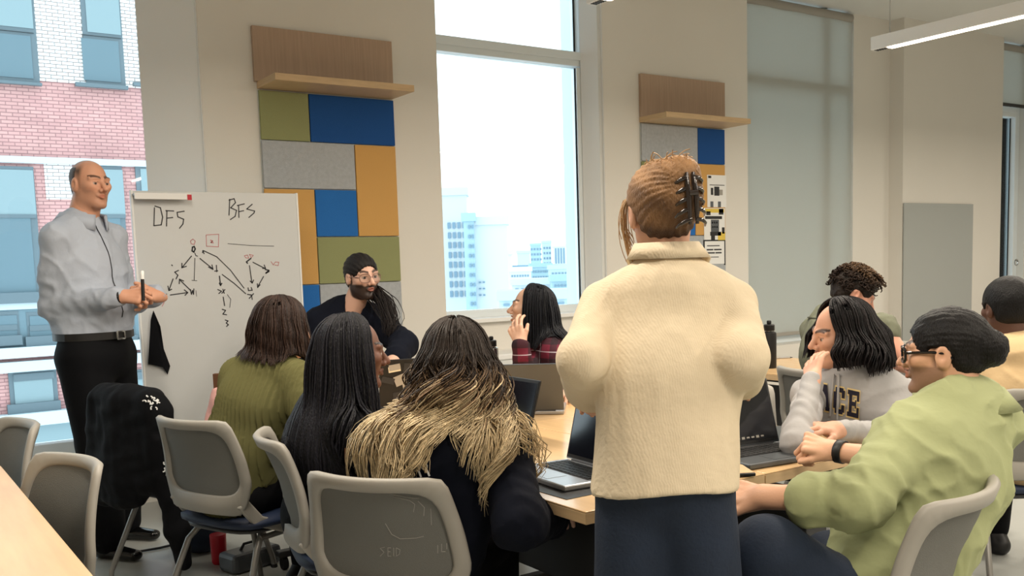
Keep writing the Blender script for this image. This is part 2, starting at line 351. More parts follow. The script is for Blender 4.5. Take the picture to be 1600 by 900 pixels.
t, W, H = poster(1100, 325, 1133, 375, 'white and yellow robot poster in the middle of the pinned column')
flat(t, W, H, [('p_yellow', .05, .02, .95, .14), ('p_yellow', .65, .75, 1, 1), ('black', .1, .1, .3, .22), ('black', .7, .02, .92, .2), ('black', .05, .25, .85, .34), ('grey_lid', .32, .36, .7, .74), ('black', .28, .74, .8, .86), ('black', .32, .86, .5, 1), ('black', .85, .6, .97, .8)])
for sx in (.4, .5, .6): flat(t, W, H, [('white', sx-.03, .42, sx+.02, .48), ('white', sx-.02, .56, sx+.03, .62)])
t, W, H = poster(1101, 377, 1132, 412, 'black framed sheet of printed text under the robot poster')
bx('border', (-.012, -.001, -.01), (.0, .004, H+.012), 'black', t); bx('border', (W, -.001, -.01), (W+.012, .004, H+.012), 'black', t); bx('border', (0, -.001, H), (W, .004, H+.012), 'black', t)
flat(t, W, H, [('ink', .12, .18, .75, .22), ('ink', .1, .34, .42, .40), ('ink', .47, .34, .85, .40), ('ink', .1, .48, .5, .54), ('ink', .54, .48, .85, .54), ('ink', .15, .68, .7, .71)])
# grey glass board on pillar 3
a = pY(1413, 317, WY-.02); b = pY(1521, 317, WY-.02); zl = pY(1413, 560, WY-.02)[2]
gb = empty('wall_board', ((a[0]+b[0])/2, WY, zl), label='blank grey glass board fixed to the wall on the right', cat='board')
W = b[0]-a[0]
M('glass_board', (168, 172, 170), .15); bx('pane', (-W/2, -.02, 0), (W/2, -.008, a[2]-zl), 'glass_board', gb, bev=.003)
for sx in (-1, 1):
    for sz in (.06, a[2]-zl-.06): MB().tube([(sx*(W/2-.06), -.008, sz), (sx*(W/2-.06), -.0005, sz)], .012, 12).build('standoff', 'steel', gb, True)

# ================================================================== PENDANT LAMPS
def pendant(x, y0, y1, z, label, hide=False):
    t = empty('pendant_lamp', (x, (y0+y1)/2, z), label=label, cat='lamp', group='linear pendant lamps'); L = (y1-y0)/2
    MB().box((-.035, -L, 0), (.035, L, .085), .004).build('housing', 'white', t)
    M('diffuser', (255, 240, 214), .5, emit=9)
    bx('diffuser', (-.027, -L+.12, -.006), (.027, L-.12, .0), 'diffuser', t)
    vt = MB()
    for k in range(5): vt.box((-.02, L-.10+k*.018, -.003), (.02, L-.09+k*.018, .0))
    vt.build('end_louvre', 'black', t)
    for s in (-1, 1): MB().tube([(0, s*(L-.12), .085), (0, s*(L-.12), CEIL-z)], .003, 6).build('cable', 'steel', t)
    ld = bpy.data.lights.new('tube_light', 'AREA'); ld.shape = 'RECTANGLE'; ld.size = .05; ld.size_y = 2*L-.3; ld.energy = LAMP_W*(2*L)/2.4; ld.color = LAMP_COL
    lo = bpy.data.objects.new('tube_light', ld); col.objects.link(lo); lo.parent = t; lo.location = (0, 0, -.012)
    return t
ZL = 2.70
ea = pz(1365, 78, ZL); eb = pz(913, 8, ZL); YE = (ea[1]+eb[1])/2
pendant(ea[0]+.03, YE-2.4, YE, ZL, 'long white linear pendant lamp at upper right')
pendant(eb[0]+.03, YE-2.4, YE, ZL, 'white linear pendant lamp whose tip shows at top centre')
pendant(eb[0]+.03-(ea[0]-eb[0]), YE-2.4, YE, ZL, 'white linear pendant lamp near the left window')
for k_, xx in enumerate((eb[0]+.03, ea[0]+.03, eb[0]+.03-(ea[0]-eb[0]))): pendant(xx, YE-5.6, YE-3.2, ZL, 'white linear pendant lamp behind the camera, ' + ('second from the left', 'rightmost', 'leftmost')[k_])
pendant(ea[0]*2-eb[0], YE-2.4, YE, ZL, 'white linear pendant lamp far to the right')
pendant(ea[0]*3-2*eb[0], YE-2.4, YE, ZL, 'unseen linear pendant lamp added to brighten the right wall')  # extra lamp out of view, added to brighten the right-hand wall

# ================================================================== OUTSIDE
BY = 21.0
M('x_frame', (92, 108, 116), .6); M('x_light', (186, 200, 206), .6)
M('x_glass', (98, 120, 130), .5, spec=.25); M('x_glass2', (104, 126, 136), .5, spec=.25); M('x_shade', (132, 152, 158), .6, spec=.2)
brick_mat('brick_red', (186, 140, 138), (196, 152, 148), (150, 112, 112), 1.0); brick_mat('brick_white', (236, 234, 232), (226, 222, 222), (140, 134, 132), 1.0)
bld = empty('brick_building', tuple(pY(135, 700, BY)), label='old brick building with large sash windows across the street', cat='building')
bo = -np.array(pY(135, 700, BY))
def fx(name, x0, y0, x1, y1, d0, d1, mat, par=None):
    a = pY(x0, y0, BY); b = pY(x1, y1, BY)
    if x1-x0 > 500: a[2] = pY(60, y0, BY)[2]; b[2] = pY(60, y1, BY)[2]
    o = bx(name, np.array((a[0], BY-d1, b[2])), np.array((b[0], BY-d0, a[2])), mat, par or bld); o.location = tuple(bo); return o
fx('wall', -700, -500, 420, 252, -.3, 0, 'brick_red'); fx('wall', -700, 252, 420, 900, -.3, 0, 'brick_red')
fx('wall', -700, -500, 420, 126, 0, .02, 'brick_white')
fx('lintel', -700, 246, 420, 256, 0, .10, 'x_light')
fx('pier', 68, 256, 116, 312, 0, .03, 'brick_white')
def sash(x0, y0, x1, y1, ym, shade=None):
    w_ = fx('window', x0, y0, x1, y1, 0, .05, 'x_frame'); g = (x1-x0)*.10
    for (ya, yb, k) in ((y0+6, ym-2, 0), (ym+2, y1-8, 1)):
        a = pY(x0+g, ya, BY); b = pY(x1-g, yb, BY)
        o = bx('pane', (a[0], BY-.065, b[2]), (b[0], BY-.05, a[2]), 'x_shade' if shade == k or shade == 2 else 'x_glass', w_)
    a = pY(x0-2, y1-8, BY); b = pY(x1+2, y1+4, BY); bx('window_sill', (a[0], BY-.16, b[2]), (b[0], BY-.05, a[2]), 'x_frame', w_)
    a = pY(x0+g, ym-3, BY); b = pY(x1-g, ym+3, BY); bx('meeting_rail', (a[0], BY-.08, b[2]), (b[0], BY-.05, a[2]), 'x_frame', w_)
for (x0, x1) in ((-160, -62), (-40, 62), (118, 196), (208, 290), (340, 420)): sash(x0, -90, x1, 132 if x1 < 100 else 138, 48 if x1 < 100 else 58, 0)
for (x0, x1) in ((-160, -62), (-50, 68), (116, 204), (210, 290), (340, 420)): sash(x0, 258, x1, 468, 338, 0)
fx('band', -700, 470, 420, 482, 0, .08, 'x_light'); fx('spandrel', -700, 482, 420, 540, 0, .04, 'x_glass2')
for x0 in range(-200, 420, 60): sash(x0, 488, x0+52, 534, 512)
fx('band', -700, 540, 420, 556, 0, .25, 'x_light'); fx('band', -700, 562, 420, 578, 0, .2, 'x_light')
for x0 in (-140, 12, 160, 310): sash(x0, 582, x0+80, 640, 588, 2)
fx('band', -700, 642, 420, 662, 0, .3, 'x_light'); fx('spandrel', -700, 662, 420, 900, 0, .1, 'x_shade')
# exterior pilaster just right of window 2
M('pilaster', (196, 226, 232), .7)
pa = pY(882, 300, 6.75)[0]; tag(bx('pilaster', (pa, 6.40, -3), (pa+.45, 6.75, 8), 'pilaster'), 'pale exterior pilaster just outside the open window', 'pilaster')
# far city seen through window 2
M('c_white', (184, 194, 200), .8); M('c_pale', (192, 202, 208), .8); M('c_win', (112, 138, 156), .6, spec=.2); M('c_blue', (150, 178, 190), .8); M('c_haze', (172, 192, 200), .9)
def tower(x0, y0, x1, D, depth, mat, label, rows=0, cols=0, r0=0, rh=0, x_a=0, x_b=0, winh=.6, turn=0):
    a = pd(x0, y0, D); b = pd(x1, y0, D); wdt = float(np.linalg.norm(b-a)); c = (a+b)/2; base = pd((x0+x1)/2, 640, D)[2]
    ang = math.atan2(b[1]-a[1], b[0]-a[0])
    depth *= .25
    t = empty('tower', (c[0], c[1], base), ang, label=label, cat='building', group='distant city buildings'); Hh = a[2]-base
    bx('walls', (-wdt/2, 0, 0), (wdt/2, depth, Hh), mat, t); bx('parapet', (-wdt/2-.3, -.3, Hh), (wdt/2+.3, depth, Hh+1.2), mat, t)
    mpp = D/FPX
    for r in range(rows):
        for c_ in range(cols):
            xx = x_a+(x_b-x_a)*(c_+.5)/cols; ww = (x_b-x_a)/cols*.58*mpp; zt_ = Hh-(r0+r*rh-y0)*mpp
            wx = (xx-(x0+x1)/2)*mpp
            bx('window', (wx-ww/2, -.25, zt_-rh*winh*mpp), (wx+ww/2, .05, zt_), 'c_win', t)
    return t
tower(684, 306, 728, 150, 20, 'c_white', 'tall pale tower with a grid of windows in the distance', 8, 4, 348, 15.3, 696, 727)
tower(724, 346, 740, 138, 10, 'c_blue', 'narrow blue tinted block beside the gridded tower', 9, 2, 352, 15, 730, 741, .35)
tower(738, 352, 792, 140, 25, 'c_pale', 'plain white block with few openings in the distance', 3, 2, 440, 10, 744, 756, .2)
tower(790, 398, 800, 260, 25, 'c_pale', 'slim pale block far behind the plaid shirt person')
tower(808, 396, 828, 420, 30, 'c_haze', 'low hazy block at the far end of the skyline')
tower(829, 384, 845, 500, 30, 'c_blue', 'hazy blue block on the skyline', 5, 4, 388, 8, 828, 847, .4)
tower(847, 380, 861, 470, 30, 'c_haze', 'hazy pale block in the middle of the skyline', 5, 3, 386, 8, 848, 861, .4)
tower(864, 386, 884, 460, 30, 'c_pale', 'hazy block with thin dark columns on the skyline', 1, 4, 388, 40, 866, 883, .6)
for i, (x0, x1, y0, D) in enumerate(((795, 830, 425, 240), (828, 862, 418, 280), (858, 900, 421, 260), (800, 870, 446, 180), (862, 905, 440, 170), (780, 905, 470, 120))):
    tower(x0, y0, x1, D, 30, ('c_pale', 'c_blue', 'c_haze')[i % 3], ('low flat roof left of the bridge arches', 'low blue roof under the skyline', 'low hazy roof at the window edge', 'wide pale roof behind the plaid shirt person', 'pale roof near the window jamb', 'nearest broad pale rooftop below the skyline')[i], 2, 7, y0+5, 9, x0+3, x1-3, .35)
br = empty('bridge', tuple(pd(845, 420, 330)), label='low arched bridge below the hazy skyline', cat='bridge')
c0 = np.array(pd(845, 420, 330))
for k in range(5):
    pts = [np.array(pd(805+k*18+18*u, 424-7*math.sin(math.pi*u), 330))-c0 for u in np.linspace(0, 1, 9)]
    MB().tube(pts, .5, 6).build('arch', 'c_win', br)
MB().tube([np.array(pd(800, 417, 330))-c0, np.array(pd(900, 415, 330))-c0], .6, 6).build('deck', 'c_win', br)

# ================================================================== FURNITURE
# ---- tables: four 0.66 x 1.22 tables pushed together, plus the photographer's table and the bottle table
def table(x0, x1, y0, y1, label, z=.74, leg='plastic_dark', inset=.10):
    cx, cy = (x0+x1)/2, (y0+y1)/2; hx, hy = (x1-x0)/2, (y1-y0)/2
    t = empty('table', (cx, cy, 0), label=label, cat='table')
    MB().box((-hx, -hy, z-.004), (hx, hy, z), .0015).build('table_top', 'oak', t)
    MB().box((-hx, -hy, z-.034), (hx, hy, z-.0042), .002).build('edge_band', 'oak_edge', t)
    for s in (-1, 1):
        yy = s*(hy-inset)
        MB().box((-.05, yy-.02, .09), (.05, yy+.02, z-.06), .004).build('leg_column', leg, t)
        MB().box((-hx+.05, yy-.025, .06), (hx-.05, yy+.025, .09), .006).build('foot_bar', leg, t)
        MB().box((-hx+.08, yy-.02, z-.06), (hx-.08, yy+.02, z-.034), .003).build('top_bracket', leg, t)
        for q in (-1, 1):
            MB().tube([(q*(hx-.08)-.012, yy, .03), (q*(hx-.08)+.012, yy, .03)], .03, 14).build('caster', 'rubber', t, True)
    MB().box((-.008, -hy+inset+.03, .36), (.008, hy-inset-.03, z-.12), .002).build('modesty_panel', leg, t)
    MB().box((-.02, -hy+inset, z-.10), (.02, hy-inset, z-.06), .003).build('cross_beam', leg, t)
    return t
TX0, TX1, TX2, TY0, TY1, TY2 = 1.46, 2.12, 2.78, 1.84, 3.06, 4.28
table(TX0, TX1-.002, TY0, TY1-.002, 'oak table whose near corner shows beside the standing person')
table(TX1+.002, TX2, TY0, TY1-.002, 'oak table in front of the person in green shirt')
table(TX0, TX1-.002, TY1+.002, TY2, 'oak table carrying the sticker covered laptop')
table(TX1+.002, TX2, TY1+.002, TY2, 'oak table before the person in red plaid')
table(-.95, .365, .95, 3.62, 'large oak table at the bottom left corner')
tb0 = pz(1245, 588, .74)
table(tb0[0], tb0[0]+.75, tb0[1], tb0[1]+1.9, 'oak table with black bottle behind the standing person')

# ---- chair (faces +Y, origin on the floor under the seat)
def back_pt(u, v):
    ws = ((0, .185), (.18, .215), (.34, .232), (.6, .218), (1, .190)); w_ = np.interp(v, [a for a, b in ws], [b for a, b in ws])
    z = .475+.365*v
    y = -.215-.085*v**1.4+.050*u*u*(.5+.7*v)+.018*math.sin(math.pi*v)
    return np.array((u*w_, y, z))
def ring_uv(k, n, ex, su, v0, v1):
    a = 2*math.pi*k/n; c, s = math.cos(a), math.sin(a)
    r = (abs(c)**ex+abs(s)**ex)**(-1/ex); return c*r*su, v0+(v1-v0)*(s*r*.5+.5)
def make_chair():
    t = empty('chair')
    n = 72; rings = []
    def ring(ex, su, v0, v1, off):
        R_ = []
        for k in range(n):
            u, v = ring_uv(k, n, ex, su, v0, v1); p = back_pt(u, v); e = 1e-3
            du = back_pt(u+e, v)-back_pt(u-e, v); dv = back_pt(u, v+e)-back_pt(u, v-e); nn = np.cross(du, dv); nn /= np.linalg.norm(nn)  # toward -y
            R_.append(p+nn*off)
        return R_
    if back_pt(0, .5)[1] is None: pass
    prof = [(16, 1.0, 0, 1, .004), (16, 1.02, -.012, 1.012, .013), (16, 1.0, 0, 1, .024), (6, .865, .18, .925, .026), (5.6, .835, .195, .912, .018), (5.6, .835, .195, .912, .004), (6, .865, .18, .925, 0.0), (16, .97, .015, .985, 0.0)]
    V = [p for pr in prof for p in ring(*pr)]; K = len(prof)
    Fq = np.array([(i*n+j, i*n+(j+1) % n, ((i+1) % K)*n+(j+1) % n, ((i+1) % K)*n+j) for i in range(K) for j in range(n)])
    raw('back_frame', V, Fq, 'plastic', t, True)
    V = []; Fq = []
    for off in (.006, .012):
        b0 = len(V)
        for sc in (1.01, .66, .33): V += ring(5.6, .845*sc, .5535-.3635*sc, .5535+.3635*sc, off)
        cp = back_pt(0, .5535); V.append(cp+np.array((0, -off, 0)))
        for i in range(2): Fq += [(b0+i*n+j, b0+i*n+(j+1) % n, b0+(i+1)*n+(j+1) % n, b0+(i+1)*n+j) for j in range(n)]
        Fq += [(b0+2*n+j, b0+2*n+(j+1) % n, b0+3*n) for j in range(n)]
    raw('back_panel', V, Fq, 'mesh_panel', t, True)
    # seat: rounded cushion on a shell
    def seat_ring(ex, hx, hy, z, dip=0):
        R_ = []
        for k in range(40):
            a = 2*math.pi*k/40; c, s = math.cos(a), math.sin(a); r = (abs(c)**ex+abs(s)**ex)**(-1/ex)
            x, y = c*r*hx, s*r*hy+.02; R_.append((x, y, z-dip*(1-(x/hx)**2)-.02*max(0, y/hy)**3))
        return R_
    def stack(rs, name, m):
        V = [p for r in rs for p in r]; Fq = [(i*40+j, i*40+(j+1) % 40, (i+1)*40+(j+1) % 40, (i+1)*40+j) for i in range(len(rs)-1) for j in range(40)]
        Fq += [tuple(range(40))[::-1], tuple((len(rs)-1)*40+j for j in range(40))]
        raw(name, V, Fq, m, t, True)
    stack([seat_ring(4, .20, .20, .405), seat_ring(4, .235, .235, .425), seat_ring(4, .235, .235, .440), seat_ring(4, .20, .20, .455, .006), seat_ring(3, .08, .08, .453, .004)], 'seat', 'navy_seat')
    stack([seat_ring(4, .15, .17, .382), seat_ring(4, .205, .21, .395), seat_ring(4, .215, .215, .408)], 'seat_shell', 'plastic_dark')
    for s in (-1, 1):
        # upright arm of the frame: from lower corner of the back, forward and down under the seat
        a = back_pt(s*.93, .12)+np.array((0, -.010, 0)); pts = [a, a+np.array((s*.008, .06, -.075)), np.array((s*.205, -.03, .40)), np.array((s*.19, .10, .375))]
        mb = MB(); 
        for i in range(3):
            p, q = pts[i], pts[i+1]; d = q-p; L = np.linalg.norm(d); d /= L; sd = np.array((1.0, 0, 0)); sd -= d*(sd@d); sd /= np.linalg.norm(sd); up = np.cross(d, sd)
            mb.obox((p+q)/2, (sd, d, up), (.011, L/2+.008, (.024, .021, .016)[i]), .006)
        mb.build('frame_arm', 'plastic', t)
        MB().tube([(s*.17, -.10, .385), (s*.195, -.15, .33), (s*.235, -.27, .05), (s*.237, -.275, .012)], .0125, 10).build('leg', 'tube', t, True)
        MB().tube([(s*.17, .12, .385), (s*.20, .17, .345), (s*.245, .245, .05), (s*.247, .25, .012)], .0125, 10).build('leg', 'tube', t, True)
        MB().tube([(s*.185, -.12, .372), (s*.185, .14, .372)], .011, 8).build('side_rail', 'tube', t, True)
        for yy, xx in ((-.276, .2375), (.251, .2475)): MB().lathe([(.014, 0), (.016, .004), (.014, .016)], (s*xx, yy, 0), 12).build('glide', 'rubber', t)
    MB().tube([(-.19, .02, .372), (.19, .02, .372)], .011, 8).build('cross_rail', 'tube', t, True)
    return t
proto_chair = make_chair(); _first = [True]
def chair(bc, deg, label):
    """bc = centre of the back in plan, deg = facing direction"""
    a = math.radians(deg); f = np.array((math.cos(a), math.sin(a)))
    o = proto_chair if _first[0] else copy_tree(proto_chair); _first[0] = False
    p = np.array(bc[:2])+f*.26; o.location = (p[0], p[1], 0); o.rotation_euler = (0, 0, a-math.pi/2)
    return tag(o, label, 'chair', 'grey office chairs')
CH = {}
CH['blonde'] = chair((1.055, 2.20), 33, 'grey chair nearest the camera holding the person with wavy blonde hair')
CH['braid'] = chair((1.09, 3.00), -14, 'grey chair under the person with long black braids')
CH['olive'] = chair((.985, 3.57), 22, 'grey chair with navy seat under the person in olive ribbed sweater')
CH['jacket'] = chair((.95, 4.30), 20, 'chair draped with a black printed jacket')
CH['c1'] = chair((.47, 3.98), 190, 'empty grey chair at the left picture edge')
CH['c2'] = chair((.48, 3.02), 196, 'empty grey chair pushed in at the bottom left table')
CH['green'] = chair((1.985, 1.165), 101, 'grey chair under the person in pale green shirt')
CH['pace'] = chair((3.42, 2.20), 178, 'grey chair under the person in grey lettered hoodie')
CH['plaid'] = chair((3.34, 3.98), 176, 'grey chair under the person in red plaid shirt')
CH['beige'] = chair((3.72, 1.83), 60, 'grey chair under the person in beige hoodie at right edge')
CH['curly'] = chair((3.66, 2.94), -10, 'grey chair under the person with curly hair')
CH['empty'] = chair((3.02, 2.82), 200, 'empty grey chair between the tables beside the standing person')
c9 = pz(1408, 512, .84); CH['c9'] = chair((5.1, 3.5), 215, 'empty grey chair back below the blank wall board')

# ================================================================== implicit-surface mesher for people and soft things
f32 = np.float32
def nrm(v): v = np.asarray(v, float); return v/(np.linalg.norm(v)+1e-12)
def sdf_mesh(fn, lo, hi, h, B=8):
    lo = np.asarray(lo, float)-2*h; hi = np.asarray(hi, float)+2*h
    nb = np.ceil((hi-lo)/(h*B)).astype(int); N = nb*B+1
    g = [lo[i]+(np.arange(nb[i])+.5)*B*h for i in range(3)]
    C3 = np.stack(np.meshgrid(*g, indexing='ij'), -1).reshape(-1, 3).astype(f32)
    dc = fn(C3); act = np.abs(dc) < B*h*.87*1.35+.012
    V = np.full(tuple(N), 1.0, dtype=f32)
    blk = np.where(dc < 0, -1, 1).astype(f32).reshape(nb)
    V[:-1, :-1, :-1] = np.repeat(np.repeat(np.repeat(blk, B, 0), B, 1), B, 2)
    idx = np.argwhere(act.reshape(nb)); o = np.stack(np.meshgrid(*[np.arange(B)]*3, indexing='ij'), -1).reshape(-1, 3)
    G = idx[:, None, :]*B+o[None]; P = (lo+G*h).astype(f32).reshape(-1, 3)
    val = np.concatenate([fn(P[i:i+400000]) for i in range(0, len(P), 400000)]) if len(P) else np.zeros(0, f32)
    G = G.reshape(-1, 3); V[G[:, 0], G[:, 1], G[:, 2]] = val
    V[-1] = 1; V[:, -1] = 1; V[:, :, -1] = 1
    S = V < 0
    cnt = np.zeros(tuple(N-1), np.int8)
    for a in (0, 1):
        for b in (0, 1):
            for c in (0, 1): cnt += S[a:N[0]-1+a, b:N[1]-1+b, c:N[2]-1+c]
    mask = (cnt > 0) & (cnt < 8); cells = np.argwhere(mask); ids = np.full(mask.shape, -1, np.int32); ids[mask] = np.arange(len(cells))
    acc = np.zeros((len(cells), 3)); num = np.zeros(len(cells))
    cor = [(a, b, c) for a in (0, 1) for b in (0, 1) for c in (0, 1)]
    cv = {k: V[cells[:, 0]+k[0], cells[:, 1]+k[1], cells[:, 2]+k[2]] for k in cor}
    for k in cor:
        for ax in range(3):
            if k[ax]: continue
            k2 = list(k); k2[ax] = 1; k2 = tuple(k2); v0, v1 = cv[k], cv[k2]; m = (v0 < 0) != (v1 < 0)
            t = np.where(m, v0/(v0-v1+1e-12), 0); p = np.tile(np.array(k, float), (len(cells), 1)); p[:, ax] = t
            acc[m] += p[m]; num[m] += 1
    verts = lo+(cells+acc/np.maximum(num, 1)[:, None])*h
    quads = []
    for ax in range(3):
        s0 = [slice(None)]*3; s1 = [slice(None)]*3; s0[ax] = slice(0, -1); s1[ax] = slice(1, None)
        a, b = S[tuple(s0)], S[tuple(s1)]; e = np.argwhere(a != b)
        o1, o2 = [(1, 2), (2, 0), (0, 1)][ax]
        e = e[(e[:, o1] > 0) & (e[:, o2] > 0) & (e[:, o1] < N[o1]-1) & (e[:, o2] < N[o2]-1)]
        if not len(e): continue
        d1 = np.zeros(3, int); d1[o1] = 1; d2 = np.zeros(3, int); d2[o2] = 1
        q = [e-d1-d2, e-d2, e, e-d1]; I = np.stack([ids[c[:, 0], c[:, 1], c[:, 2]] for c in q], 1)
        flip = ~a[e[:, 0], e[:, 1], e[:, 2]]; I[flip] = I[flip][:, ::-1]; quads.append(I)
    Q = np.concatenate(quads); Q = Q[(Q >= 0).all(1)]
    return verts, Q
def smin(a, b, k):
    h = np.clip(.5+.5*(b-a)/k, 0, 1); return b+(a-b)*h-k*h*(1-h)
def smax(a, b, k): return -smin(-a, -b, k)
def cap(P, a, b, ra, rb=None):
    a = np.asarray(a, f32); b = np.asarray(b, f32); rb = ra if rb is None else rb
    d = b-a; q = P-a; t = np.clip(q@d/(d@d+1e-9), 0, 1); return np.sqrt(((q-t[:, None]*d)**2).sum(1))-(ra+(rb-ra)*t)
def ell(P, c, r, Mx=None):
    q = P-np.asarray(c, f32)
    if Mx is not None: q = q@np.asarray(Mx, f32)
    r = np.asarray(r, f32); k0 = np.sqrt(((q/r)**2).sum(1)); k1 = np.sqrt(((q/(r*r))**2).sum(1)); return k0*(k0-1)/(k1+1e-6)
def capE(P, a, b, A, Bq, right):
    """elliptic tapered capsule: (width, depth) radii at both ends, width along `right`"""
    a = np.asarray(a, f32); b = np.asarray(b, f32); ax = b-a; L = np.linalg.norm(ax); ax = ax/L
    r = np.asarray(right, f32); r = r-ax*(r@ax); r = r/np.linalg.norm(r); fw = np.cross(ax, r)
    q = P-a; w_ = q@ax; t = np.clip(w_/L, 0, 1); ex = w_-t*L; u = q@r; v = q@fw
    rx = A[0]+(Bq[0]-A[0])*t; ry = A[1]+(Bq[1]-A[1])*t; re = np.minimum(rx, ry)
    k = np.sqrt((u/rx)**2+(v/ry)**2+(ex/re)**2); g = np.sqrt((u/(rx*rx))**2+(v/(ry*ry))**2+(ex/(re*re))**2); return k*(k-1)/(g+1e-5)
def acap(P, a, b, ra, rb, side):
    """sleeve capsule with ring-like folds gathered toward the elbow end"""
    a = np.asarray(a, f32); b = np.asarray(b, f32); d = b-a; L = float(np.linalg.norm(d)); u = d/L; q = P-a; s_ = q@u; t = np.clip(s_/L, 0, 1)
    r = nrm(np.cross(u, (.3, .5, .81))).astype(f32); w_ = np.cross(u, r); an = np.arctan2(q@w_, q@r)
    m = t if side > 0 else 1-t*.75
    return np.sqrt(((q-t[:, None]*d)**2).sum(1))-(ra+(rb-ra)*t)-.0030*m*np.sin(s_*(6.283/.060)+2.4*np.sin(an+side+s_*9)+1.3*np.sin(2*an+s_*14))
def folds(P, fr, seed, aniso=None):
    w_ = np.abs(wob(P, fr, seed, aniso)); return np.maximum(0, 1-w_*1.3)**2
def wob(P, fr, seed, aniso=None):
    rs = np.random.RandomState(seed); out = 0
    Q = P if aniso is None else P*np.asarray(aniso, f32)
    for i in range(5):
        d = rs.randn(3); d /= np.linalg.norm(d); d2 = rs.randn(3); d2 /= np.linalg.norm(d2); f = fr*(.7+.6*rs.rand())
        out = out+np.sin(Q@(d*f).astype(f32)+1.6*np.sin(Q@(d2*f*.55).astype(f32)+rs.rand()*6)+rs.rand()*6)
    return (out/3).astype(f32)
def grad(fn, P, e=.004):
    g = np.stack([fn(P+np.eye(3, dtype=f32)[i]*e)-fn(P-np.eye(3, dtype=f32)[i]*e) for i in range(3)], 1); return g/(np.linalg.norm(g, axis=1, keepdims=True)+1e-9)
def push(fn, P, m, it=3):
    P = P.astype(f32)
    for _ in range(it):
        d = fn(P); b = d < m
        if not b.any(): break
        P[b] += grad(fn, P[b])*((m-d[b])*1.0)[:, None]
    return P
def head_frame(deg, pitch=0, roll=0):
    a, p = math.radians(deg), math.radians(pitch)
    f = np.array((math.cos(a)*math.cos(p), math.sin(a)*math.cos(p), -math.sin(p))); r = np.array((math.sin(a), -math.cos(a), 0)); u = np.cross(r, f)
    ro = math.radians(roll); r2 = r*math.cos(ro)+u*math.sin(ro); u2 = u*math.cos(ro)-r*math.sin(ro)
    return np.stack([r2, f, u2], 1)            # columns right, fwd, up
